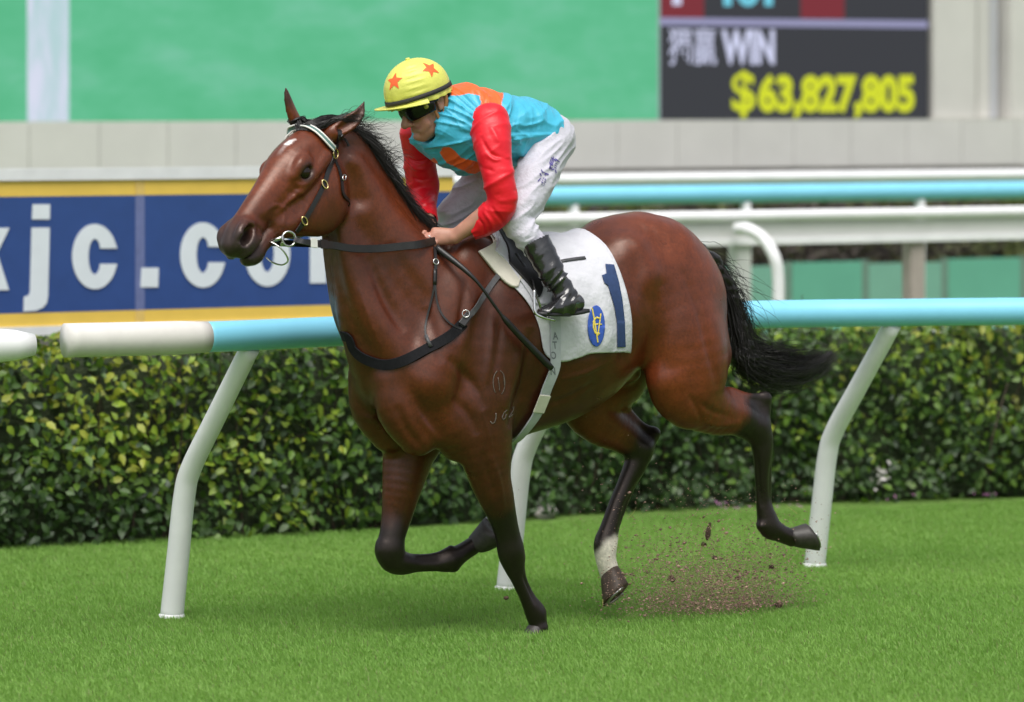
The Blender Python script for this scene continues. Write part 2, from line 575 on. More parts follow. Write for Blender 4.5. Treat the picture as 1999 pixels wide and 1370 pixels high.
# young yellow-green leaves towards the clipped top, older darker ones lower; some patches
pch = vnoise(np.stack([s_ * 1.3, zz * 2.5, 0 * s_ + 4], 1))
young = np.clip(.29 + .50 * (zz / HH - .45) + .45 * pch + rng.normal(0, .22, NL), 0, 1)
ci = np.select([young > .82, young > .62, young > .42, young > .2], [4, 0, 1, 2], 3)
ci[(rng.random(NL) < .10)] = 5
vis = (-depth) + .0 * zz
order = np.argsort(-(vis + np.where(topm, -.4, 0) + size * .5 + rng.normal(0, .01, NL) - 5 * (np.abs(p[:, 0] / p[:, 1] * FPX) > 1000)))
first = set(order[:300].tolist())
# single leaves nearest the front
lmesh = {}
for k in first:
    key = (k % 4, int(ci[k]))
    if key not in lmesh:
        me = bpy.data.meshes.new('leaf'); me.from_pydata([tuple(v) for v in LS[key[0]][0]], [], [tuple(map(int, f)) for f in LS[key[0]][1]]); smooth(me); me.materials.append(LM[key[1]]); lmesh[key] = me
    o = bpy.data.objects.new('leaf', lmesh[key]); COL.objects.link(o)
    M = Matrix(((ld[k][0], ls[k][0], outn[k][0], 0), (ld[k][1], ls[k][1], outn[k][1], 0), (ld[k][2], ls[k][2], outn[k][2], 0), (0, 0, 0, 1))) @ Matrix.Diagonal((size[k], size[k], size[k], 1))
    M = Matrix.Translation(Vector(pos[k])) @ M
    o.parent = hedge; o.matrix_parent_inverse = Matrix.Translation(-Vector(hedge.location)); o.matrix_basis = M
rest = np.array([k for k in range(NL) if k not in first])
Vl, Fl, Cl, off = [], [], [], 0
for q in range(4):
    idx = rest[rest % 4 == q]
    SV, SF = LS[q]
    W = pos[idx][:, None] + size[idx][:, None, None] * (SV[None, :, 0:1] * ld[idx][:, None] + SV[None, :, 1:2] * ls[idx][:, None] + SV[None, :, 2:3] * outn[idx][:, None])
    Vl.append(W.reshape(-1, 3))
    Fl.append((SF[None] + (np.arange(len(idx)) * len(SV))[:, None, None]).reshape(-1, 4) + off)
    cc = np.array(leafcols)[ci[idx]] * rng.uniform(.75, 1.25, (len(idx), 1))
    Cl.append(np.repeat(cc, len(SV), axis=0)); off += len(idx) * len(SV)
m_fol = translucent(attr_mat('hedge_foliage', 'lcol', .42, .12, 25, spec=.35), .25)
fol = np_mesh('foliage', np.vstack(Vl), np.vstack(Fl), m_fol, hedge)
tag(fol, kind='stuff'); set_col(fol, 'lcol', np.vstack(Cl))
# twigs and the dense inside of the hedge
cv = []
for k in range(900):
    s0 = rng.uniform(.2, hs[-1] - .3); a, tt_, bb_ = hedge_pt(np.array([s0]))
    st_ = a[0] + bb_[0] * rng.uniform(.12, .5)
    cv.append(catmull([st_, st_ + UPZ * .3 + rng.normal(0, .05, 3), st_ + UPZ * rng.uniform(.5, .85) + rng.normal(0, .10, 3) - bb_[0] * .08], 4))
def strands_simple(name, curves, r, mat, parent):
    Vs, Fs, o_ = [], [], 0
    for c in curves:
        V, F = tube_vf(c, np.linspace(r, r * .4, len(c)), 4, False); Vs.append(V); Fs.append(np.array(F) + o_); o_ += len(V)
    return np_mesh(name, np.vstack(Vs), np.vstack(Fs), mat, parent)
strands_simple('twigs', cv, .007, simple_mat('twig_bark', (.06, .042, .028), .8), hedge)
q, tq, bq = hedge_pt(np.linspace(.1, hs[-1] - .2, 120))
Vc, Fc = [], []
for i in range(120):
    for (d_, z_) in ((.14, 0), (.12, .45), (.13, .84), (.40, .88), (.65, .84), (.66, 0)):
        Vc.append(q[i] + bq[i] * (d_ + rng.normal(0, .02)) + UPZ * max(z_ + rng.normal(0, .02), 0))
for i in range(119):
    for k in range(5):
        Fc.append((i * 6 + k, (i + 1) * 6 + k, (i + 1) * 6 + k + 1, i * 6 + k + 1))
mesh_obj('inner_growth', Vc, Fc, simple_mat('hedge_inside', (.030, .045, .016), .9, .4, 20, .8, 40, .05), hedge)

# fallen petals and two pale stones at the foot of the hedge
m_pink = simple_mat('pink_petal', (.36, .15, .30), .7)
Vp, Fp = [], []
for (u, v, c_) in ((1400, 993, 9), (1330, 990, 6), (1420, 1003, 6), (1545, 1000, 4), (1790, 978, 6), (1735, 985, 3), (1930, 978, 5), (380, 1046, 3)):
    g0 = ground_px(u, v)
    for k in range(c_):
        cc = g0 + np.array([rng.normal(0, .035), rng.normal(0, .05), .022 + rng.random() * .02]); r = rng.uniform(.006, .012); b0 = len(Vp)
        for a in np.linspace(0, 2 * math.pi, 6, endpoint=False):
            Vp.append(cc + np.array([math.cos(a) * r, math.sin(a) * r * .8, .006 * math.cos(2 * a)]))
        Fp.append(tuple(range(b0, b0 + 6)))
pet = mesh_obj('petals', Vp, Fp, m_pink); tag(pet, 'fallen pink petals scattered on turf along the foot of the hedge', 'petals', kind='stuff')
m_stone = simple_mat('pale_stone', (.33, .31, .29), .85, .15, 30, .4, 60, .01)
def stone(c, r, label):
    bm = bmesh.new(); bmesh.ops.create_icosphere(bm, subdivisions=3, radius=1)
    for w in bm.verts:
        q_ = np.array(w.co); k_ = 1 + .22 * vnoise(q_[None] * 2 + c[0])[0]
        w.co = Vector(c + q_ * k_ * np.array(r))
    me = bpy.data.meshes.new('stone'); bm.to_mesh(me); bm.free(); smooth(me); me.materials.append(m_stone)
    o = bpy.data.objects.new('stone', me); COL.objects.link(o); tag(o, label, 'stone')
c_ = ground_px(1064, 1012); stone(c_ + np.array([0, 0, .03]), (.062, .05, .042), 'pale rounded stone on the turf behind the middle post of the rail')
bl_v, bl_f = [], []
for k in range(26):
    c_ = px(1718 + rng.normal(0, 9), 928 + rng.normal(0, 11), 22.42 + rng.normal(0, .02)); r = rng.uniform(.010, .018); b0 = len(bl_v)
    ax_ = unit(rng.normal(0, 1, 3)); ay_ = unit(np.cross(ax_, rng.normal(0, 1, 3)))
    for a in np.linspace(0, 2 * math.pi, 7, endpoint=False):
        bl_v.append(c_ + ax_ * math.cos(a) * r + ay_ * math.sin(a) * r * .7 + np.cross(ax_, ay_) * .004 * math.cos(2 * a))
    bl_f.append(tuple(range(b0, b0 + 7)))
blo = mesh_obj('blossom', bl_v, bl_f, simple_mat('white_blossom', (.42, .40, .38), .7)); tag(blo, 'cluster of faded white blossom low in the hedge', 'blossom', kind='stuff')

# ------------------------------------------------------------------ advertising board
S0 = np.array([-2.62, 22.0, 0.0])
def sp(u, v, off=0.0):
    """photo pixel -> point on the board plane"""
    N_ = P31
    r = np.array([(u - 999.5) / FPX, 1.0, -(v - 200.0) / FPX])
    t = ((S0 - np.array([0, 0, CAMH])) @ N_ + off) / (r @ N_)
    return np.array([0, 0, CAMH]) + t * r
m_sblue = simple_mat('board_blue', (.022, .062, .225), .5, .08, 8)
m_syel = simple_mat('board_yellow', (.76, .52, .09), .5, .05, 8)
m_swhite = simple_mat('board_white', (.70, .71, .72), .5, .06, 8)
m_slet = simple_mat('letter_white', (.68, .73, .77), .5, .04, 8)
board = empty('advertising_board', (S0 + E31 * 1.0)[:3], 'dark blue advertising board with yellow edges and white web address letters behind the hedge', 'sign')
tR = (line_at(880, S0, E31) - S0) @ E31; tL = -2.0
def bpanel(name, t0, t1, z0, z1, mat, d0=0.0, d1=.03):
    c = S0 + E31 * (t0 + t1) / 2 + UPZ * (z0 + z1) / 2 + P31 * (d0 + d1) / 2
    V, F = box_vf(c, E31 * (t1 - t0) / 2, P31 * (d1 - d0) / 2, UPZ * (z1 - z0) / 2)
    o = mesh_obj(name, V, F, mat, board, sm=False)
    bm = bmesh.new(); bm.from_mesh(o.data); bmesh.ops.recalc_face_normals(bm, faces=bm.faces); bm.to_mesh(o.data); bm.free()
    return o
tS = (line_at(268, S0, E31) - S0) @ E31
for (a, b_) in ((tL, tS - .027), (tS + .027, tR)):
    bpanel('panel', a, b_, 1.021, 1.618, m_sblue)
    bpanel('yellow_edge', a, b_, 1.6185, 1.70, m_syel)
    bpanel('yellow_edge', a, b_, .952, 1.0205, m_syel)
bpanel('joint_strip', tS - .0265, tS + .0265, 1.0212, 1.6178, simple_mat('joint_grey_blue', (.13, .16, .33), .5), 0, .033)
bpanel('joint_strip', tS - .0265, tS + .0265, 1.6187, 1.70, simple_mat('joint_dull_yellow', (.68, .47, .13), .5), 0, .033)
bpanel('joint_strip', tS - .0265, tS + .0265, .952, 1.0203, bpy.data.materials['joint_dull_yellow'], 0, .033)
bpanel('frame_rail', tL, tR, 1.7005, 1.762, m_swhite, -.02, .045)
bpanel('frame_rail', tL, tR, .905, .9515, m_swhite, -.02, .045)
for tp_ in (tL + .3, -.2, 1.0, tR - .06):
    bpanel('support_post', tp_ - .03, tp_ + .03, 0, .9045, m_swhite, -.10, -.03)
    bpanel('support_post', tp_ - .03, tp_ + .03, .906, 1.74, m_swhite, -.085, -.025)
def letter(name, outline, inner=None):
    from mathutils.geometry import tessellate_polygon
    z2 = lambda q: (q[0] * .3402, 300 + q[1] * .3402)
    pts = list(outline) + (list(inner) if inner else [])
    n = len(pts); no = len(outline)
    if inner:
        tris = []
        for i in range(no):
            j = (i + 1) % no
            if i == no - 1 and inner == 'open': continue
            tris.append((i, j, no + j, no + i))
    else:
        tris = [tuple(t) for t in tessellate_polygon([[Vector((q[0], q[1], 0)) for q in outline]])]
    Fr = [sp(*z2(q), off=.036) for q in pts]; Bk = [p_ - P31 * .005 for p_ in Fr]
    F = [t for t in tris] + [tuple(n + i for i in t[::-1]) for t in tris]
    for i in range(no):
        F.append((i, (i + 1) % no, n + (i + 1) % no, n + i))
    if inner:
        for i in range(no, n):
            j = no + (i - no + 1) % no; F.append((i, j, n + j, n + i))
    o = mesh_obj(name, Fr + Bk, F, m_slet, board, sm=False)
    bm = bmesh.new(); bm.from_mesh(o.data); bmesh.ops.recalc_face_normals(bm, faces=bm.faces); bm.to_mesh(o.data); bm.free()
def arc(cx, cy, rx, ry, a0, a1, n=28):
    return [(cx + rx * math.cos(a) , cy + ry * math.sin(a)) for a in np.linspace(math.radians(a0), math.radians(a1), n)]
def letter_c(cx, cy):
    g0, g1 = 14, 346
    letter('letter', [(cx + 128, cy - 47)] + arc(cx, cy, 130, 187, -32, -328, 36)[0:] + [(cx + 128, cy + 42), (cx + 30, cy + 42)] + arc(cx, cy, 37, 102, -318, -42, 30) + [(cx + 30, cy - 47)])
letter_c(545, 590); letter_c(1165, 581)
letter('letter', arc(1535, 574, 130, 187, 0, 351, 40), arc(1535, 574, 38, 104, 0, 351, 40))
letter('letter', [(188, 290), (288, 290), (286, 376), (184, 376)])
letter('letter', [(182, 424), (286, 424), (276, 820), (268, 858), (246, 884), (206, 900), (136, 905), (138, 822), (160, 816), (170, 804), (173, 780)])
letter('letter', [(812, 654), (911, 654), (908, 766), (806, 766)])
letter('letter', [(1780, 395), (1868, 395), (1872, 430), (1910, 396), (1960, 392), (2000, 430), (2040, 396), (2090, 390), (2130, 420), (2140, 480), (2140, 742), (2050, 742), (2050, 500), (2030, 478), (2005, 500), (2005, 742), (1918, 742), (1918, 500), (1900, 478), (1872, 500), (1872, 742), (1780, 742)])
letter('letter', [(-190, 290), (-95, 290), (-95, 545), (-40, 425), (55, 425), (-15, 570), (52, 782), (-45, 782), (-80, 660), (-95, 690), (-95, 782), (-190, 782)])
letter('letter', [(-520, 290), (-425, 290), (-425, 440), (-380, 405), (-320, 405), (-285, 450), (-280, 782), (-375, 782), (-375, 510), (-400, 485), (-425, 520), (-425, 782), (-520, 782)])

# ------------------------------------------------------------------ far side: parapet, screen, second rails
m_conc = simple_mat('pale_concrete', (.60, .59, .56), .8, .05, 3, .2, 30, .01)
m_joint = simple_mat('concrete_joint', (.56, .55, .52), .85)
W0_ = np.array([-3.57, 30.0, 0.0])
wall = empty('parapet_wall', (W0_ + E31 * 4)[:3], 'long pale concrete parapet of flat panels below the big screen', 'wall')
def box_on(name, P0_, t0, t1, z0, z1, d0, d1, mat, parent, bev=0):
    c = P0_ + E31 * (t0 + t1) / 2 + UPZ * (z0 + z1) / 2 + P31 * (d0 + d1) / 2
    V, F = box_vf(c, E31 * (t1 - t0) / 2, P31 * (d1 - d0) / 2, UPZ * (z1 - z0) / 2)
    o = mesh_obj(name, V, F, mat, parent, sm=False)
    bm = bmesh.new(); bm.from_mesh(o.data); bmesh.ops.recalc_face_normals(bm, faces=bm.faces)
    if bev: bmesh.ops.bevel(bm, geom=bm.edges[:], offset=bev, segments=2, affect='EDGES')
    bm.to_mesh(o.data); bm.free()
    return o
t57 = (line_at(57, W0_, E31) - W0_) @ E31; t194 = (line_at(194, W0_, E31) - W0_) @ E31; stp = t194 - t57
box_on('backing', W0_, -14, 26, 0, 1.955, -.4, -.03, m_joint, wall)
k = -20
while t57 + k * stp < 25:
    a = t57 + k * stp
    if a > -13:
        box_on('panel', W0_, a + .0025, a + stp - .0025, 1.60, 1.965, -.028, 0, m_conc, wall, .002)
    k += 1
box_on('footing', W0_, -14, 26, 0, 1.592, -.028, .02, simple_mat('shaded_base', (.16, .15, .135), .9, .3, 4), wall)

# the big screen
def emis(name, build):
    m = bpy.data.materials.new(name); m.use_nodes = True; nt = m.node_tree; nt.nodes.clear()
    out = nt.nodes.new('ShaderNodeOutputMaterial'); em = nt.nodes.new('ShaderNodeEmission')
    c = build(nt)
    if isinstance(c, tuple): em.inputs[0].default_value = (*c, 1)
    else: nt.links.new(c, em.inputs[0])
    nt.links.new(em.outputs[0], out.inputs[0])
    return m
m_scr = emis('screen_turf_picture', lambda nt: ramp(nt, noise(nt, 1.6, 5, .6, vec=(1, 1, 2.2)), [(.30, (.078, .365, .185)), (.52, (.100, .395, .220)), (.72, (.140, .42, .275))]))
m_scw = emis('screen_white_post', lambda nt: ramp(nt, noise(nt, 2.0, 3, .5, vec=(6, 1, 1.2)), [(.35, (.36, .50, .52)), (.6, (.50, .54, .64)), (.8, (.56, .56, .68))]))
m_scd = emis('screen_dark', lambda nt: (.040, .042, .048))
m_scr_red = emis('screen_maroon', lambda nt: (.16, .030, .038))
m_scl = emis('screen_lilac', lambda nt: (.23, .23, .36))
m_sct = emis('screen_text_white', lambda nt: (.48, .50, .66))
m_scy = emis('screen_text_yellow', lambda nt: (.50, .55, .028))
m_scc = emis('screen_text_cyan', lambda nt: (.14, .48, .60))
G0 = W0_ - P31 * .06
screen = empty('big_screen', (G0 + E31 * 4 + UPZ * 2)[:3], 'large lit video screen showing green turf beside a dark betting total panel', 'screen')
tu = lambda u: (line_at(u, G0, E31) - G0) @ E31
m_bezel = simple_mat('screen_housing', (.05, .05, .05), .6)
box_on('housing', G0, tu(-700), tu(1814), 1.966, 6.2, -.5, -.012, m_bezel, screen)
box_on('turf_picture', G0, tu(-700), tu(1285), 1.966, 6.1, -.0115, 0, m_scr, screen)
box_on('white_post_picture', G0, tu(53), tu(135), 1.967, 6.1, .0005, .003, m_scw, screen)
box_on('total_panel', G0, tu(1288), tu(1811), 1.966, 6.1, -.0115, 0, m_scd, screen)
zv = lambda u, v: CAMH - (v - 200) * (line_at(u, G0, E31)[1]) / FPX
box_on('divider', G0, tu(1288), tu(1811), zv(1550, 52), zv(1550, 37), .0005, .002, m_scl, screen)
box_on('divider', G0, tu(1284.5), tu(1288.5), 1.966, 6.1, .0005, .002, emis('screen_edge_grey', lambda nt: (.24, .30, .30)), screen)
box_on('maroon_block', G0, tu(1290), tu(1374), zv(1330, 34), zv(1330, -60), .0005, .002, m_scr_red, screen)
box_on('maroon_block', G0, tu(1563), tu(1648), zv(1600, 36), zv(1600, -60), .0005, .002, m_scr_red, screen)
def glyphs(name, body, u0, u1, v0, v1, mat, bold, parent=None):
    """text fitted to the box u0..u1 x v0..v1 of the screen plane"""
    cu = bpy.data.curves.new('t', 'FONT'); cu.body = body; cu.size = 1; cu.offset = bold; cu.resolution_u = 4
    o = bpy.data.objects.new('t', cu); COL.objects.link(o)
    dg = bpy.context.evaluated_depsgraph_get(); ev = o.evaluated_get(dg); me = ev.to_mesh()
    V = np.array([q_.co[:] for q_ in me.vertices]); F = [tuple(p_.vertices) for p_ in me.polygons]
    ev.to_mesh_clear(); bpy.data.objects.remove(o); bpy.data.curves.remove(cu)
    mn, mxx = V.min(0), V.max(0)
    W = []
    for q_ in V:
        u = u0 + (u1 - u0) * (q_[0] - mn[0]) / (mxx[0] - mn[0]); v = v1 + (v0 - v1) * (q_[1] - mn[1]) / (mxx[1] - mn[1])
        W.append(G0 + E31 * tu(u) + UPZ * zv(u, v) + P31 * .003)
    return mesh_obj(name, W, F, mat, screen, sm=False)
glyphs('lettering', '獨贏', 1305, 1398, 54, 127, m_sct, .006)
glyphs('lettering', 'WIN', 1408, 1512, 58, 126, m_sct, .045)
glyphs('lettering', '$', 1428, 1474, 138, 230, m_scy, .02)
glyphs('lettering', '63,827,805', 1480, 1785, 144, 232, m_scy, .05)
glyphs('lettering', '101', 1412, 1508, -45, 12, m_scc, .05)
glyphs('lettering', '1', 1312, 1330, -45, 10, m_sct, .05)
# building beyond the screen end
house = empty('service_building', (G0 + E31 * tu(1900))[:3], 'pale building end with vertical wall ribs beside the big screen', 'building')
m_pale = simple_mat('pale_render', (.60, .585, .55), .8, .04, 3)
m_cool = simple_mat('cool_grey_render', (.50, .51, .54), .8, .05, 3)
box_on('wall', G0, tu(1815), tu(1812) + 16, 1.966, 7, -1.2, -.25, simple_mat('shaded_render', (.40, .39, .37), .85), house)
box_on('rib', G0, tu(1822), tu(1906), 1.966, 7, -.249, .0, m_pale, house, .01)
box_on('rib', G0, tu(1921), tu(1948), 1.966, 7, -.249, -.10, m_pale, house, .01)
box_on('rib', G0, tu(1952), tu(1966), 1.966, 7, -.249, -.12, m_cool, house, .01)
box_on('rib', G0, tu(1972), tu(2300), 1.966, 7, -.249, .0, m_pale, house, .01)

# second course beyond: white and blue rails, guard board, green hoarding
def line_pt(u, v, Y0u, Y0):
    """line of direction E31 that is seen at column Y0u at depth Y0; return point at column u with height from v there"""
    A = px(Y0u, v, Y0)
    return A
def rail_line(name, u, v, Y, r, mat, parent, t0=-9, t1=9, n=20):
    A = px(u, v, Y)
    return tube(name, np.array([A + E31 * t for t in np.linspace(t0, t1, 30)]), r, mat, parent, n)
rl = empty('blue_and_white_rail', (px(1500, 377, 28.5)[0], px(1500, 377, 28.5)[1], 0), 'distant blue rail with white rail above it in front of the parapet', 'rail')
rail_line('white_tube', 1500, 346, 29.3, .040, m_wpaint, rl)
rail_line('blue_tube', 1500, 377, 28.5, .060, m_blue, rl)
A = px(1500, 377, 28.5)
for t in [(line_at(u_, A - UPZ * A[2], E31) - (A - UPZ * A[2])) @ E31 for u_ in (700, 1120, 1456, 1796, 2150)]:
    tube('post', np.array([A + E31 * t - UPZ * A[2], A + E31 * t - UPZ * .6, A + E31 * t - UPZ * .03]), .035, m_wpaint, rl, 12)
gb = empty('white_guard_rail', (px(1500, 440, 26.5)[0], px(1500, 440, 26.5)[1], 0), 'white guard rail with flat board and one bent tube post, beyond the hedge', 'rail')
A = px(1500, 421, 26.5)
rail_line('top_tube', 1500, 421, 26.5, .036, m_wpaint, gb)
G1 = A - UPZ * A[2]
m_gboard = simple_mat('guard_board_white', (.62, .62, .60), .55, .05, 6)
box_on('board', G1, -9, 9, A[2] - .176, A[2] - .040, -.05, -.01, m_gboard, gb, .004)
box_on('board_lip', G1, -9, 9, A[2] - .180, A[2] - .1365, -.009, .012, m_wpaint, gb, .004)
gt = lambda u: (line_at(u, G1, E31) - G1) @ E31
m_brownpost = simple_mat('weathered_post', (.36, .31, .28), .8, .12, 8)
for u, mt in ((1456, m_gboard), (1796, m_brownpost), (1120, m_gboard), (2150, m_gboard)):
    box_on('post', G1, gt(u) - .055, gt(u) + .055, 0, A[2] - .1805, -.12, -.02, mt, gb, .006)
bt = [px(1438, 446, 26.3), px(1462, 448, 26.2), px(1490, 466, 26.15), px(1511, 500, 26.1), px(1519, 540, 26.1), px(1520, 620, 26.1)]
bt.append(np.array([bt[-1][0], bt[-1][1], 0]))
tube('bent_tube', catmull(bt, 6), .038, m_wpaint, gb, 14)
gh = empty('green_hoarding', (px(1500, 540, 31.5)[0], px(1500, 540, 31.5)[1], 0), 'low green hoarding panels below dark shrubs beyond the rails', 'hoarding')
A = px(1500, 514, 31.0); G2 = A - UPZ * A[2]
gt = lambda u: (line_at(u, G2, E31) - G2) @ E31
m_gh = [simple_mat('hoarding_green', (.12, .37, .27), .6, .06, 4), simple_mat('hoarding_faded', (.17, .37, .29), .6, .06, 4)]
ul = [900, 1080, 1240, 1390, 1540, 1690, 1845, 1999, 2160, 2330]
for i in range(len(ul) - 1):
    box_on('panel', G2, gt(ul[i]) + .03, gt(ul[i + 1]) - .03, .42, A[2] - .02 * (i % 2), -.04, 0, m_gh[i % 2], gh, .004)
    box_on('post', G2, gt(ul[i]) - .028, gt(ul[i]) + .028, .42, A[2] + .01, -.03, -.005, simple_mat('hoarding_post', (.14, .22, .18), .7), gh)
box_on('kerb', G2, gt(800), gt(2400), 0, .415, -.06, .12, m_conc, gh, .01)
# shrubs behind the hoarding
shrub = empty('shrub_row', (G2 - P31 * .6)[:3], 'dark brownish green shrubs growing behind the green hoarding', 'shrub')
ns = 6000
tt2 = rng.uniform(gt(800), gt(2350), ns); zz2 = rng.uniform(.5, A[2] + .50, ns); dd2 = np.abs(rng.normal(0, .12, ns)) + .10
pp = G2 + E31 * tt2[:, None] - P31 * dd2[:, None] + UPZ * zz2[:, None]
nn2 = P31 + rng.normal(0, .6, (ns, 3)); nn2 /= np.linalg.norm(nn2, axis=1)[:, None]
l2 = rng.normal(0, 1, (ns, 3)); l2 -= nn2 * (l2 * nn2).sum(1)[:, None]; l2 /= np.linalg.norm(l2, axis=1)[:, None]; s2 = np.cross(nn2, l2)
sz2 = rng.uniform(.04, .08, ns); SV, SF = LS[1]
W = pp[:, None] + sz2[:, None, None] * (SV[None, :, 0:1] * l2[:, None] + SV[None, :, 1:2] * s2[:, None] + SV[None, :, 2:3] * nn2[:, None])
sf = np_mesh('foliage', W.reshape(-1, 3), (SF[None] + (np.arange(ns) * len(SV))[:, None, None]).reshape(-1, 4), m_fol, shrub)
tag(sf, kind='stuff')
pc = np.clip(.5 + .7 * vnoise(np.stack([tt2 * 1.6, 0 * tt2, zz2], 1)) + rng.normal(0, .2, ns), 0, 1)[:, None]
set_col(sf, 'lcol', np.repeat(np.array([.085, .068, .058]) * (1 - pc) + np.array([.14, .17, .05]) * pc, len(SV), axis=0))
box_on('stems', G2, gt(800), gt(2350), .42, A[2] + .42, -.75, -.32, simple_mat('shrub_inside', (.055, .045, .04), .9, .4, 6, .6, 30, .05), shrub)
# ------------------------------------------------------------------ the horse
TH = math.radians(33)
HF = np.array([-math.cos(TH), -math.sin(TH), 0.0])       # forward
HN = np.array([math.sin(TH), -math.cos(TH), 0.0])        # towards the near (left) side
UP = np.array([0, 0, 1.0])
HP0 = ground_px(1048, 1235) - 0.10 * HN
CAMP = np.array([0, 0, CAMH])

def hp(u, v, n=0.0):
    r = np.array([(u - 999.5) / FPX, 1.0, -(v - 200.0) / FPX])
    t = (n + (HP0 - CAMP) @ HN) / (r @ HN)
    return CAMP + t * r

def hn(u, v, n, a, b, *e):
    return (*hp(u, v, n), a, b, *e)

def hm(u, v, n, a, b, *e):
    """n<0: the mirror image (about the median plane) of the near-side point"""
    P = hp(u, v, abs(n))
    if n < 0:
        P = P + 2 * n * HN
    return (*P, a, b, *e)

def local_s(P):
    """world -> (forward, lateral, up) of the horse"""
    d = np.asarray(P) - HP0
    return np.stack([d @ HF, d @ HN, d @ UP], -1)

MPX = 0.00204

# head frame
HEAD_O = hp(607, 243, 0.0)
_yaw, _pit, _rol = math.radians(53.0), math.radians(33.0), math.radians(-6.5)
_h = np.array([-math.cos(_yaw), -math.sin(_yaw), 0.0])
HA = _h * math.cos(_pit) - UP * math.sin(_pit)
_D = _h * math.sin(_pit) + UP * math.cos(_pit)
_n = np.array([math.sin(_yaw), -math.cos(_yaw), 0.0])
HL = _n * math.cos(_rol) - _D * math.sin(_rol)
HD = _D * math.cos(_rol) + _n * math.sin(_rol)
HS = 1.14
def hd(x, y, z=0.0):
    return HEAD_O + HS * (x * HA + y * HD + z * HL)
def hdn(x, y, z, a, b):
    return (*hd(x, y, z), a * HS, b * HS)
def head_local(P):
    d = (np.asarray(P) - HEAD_O) / HS
    return np.stack([d @ HA, d @ HD, d @ HL], -1)

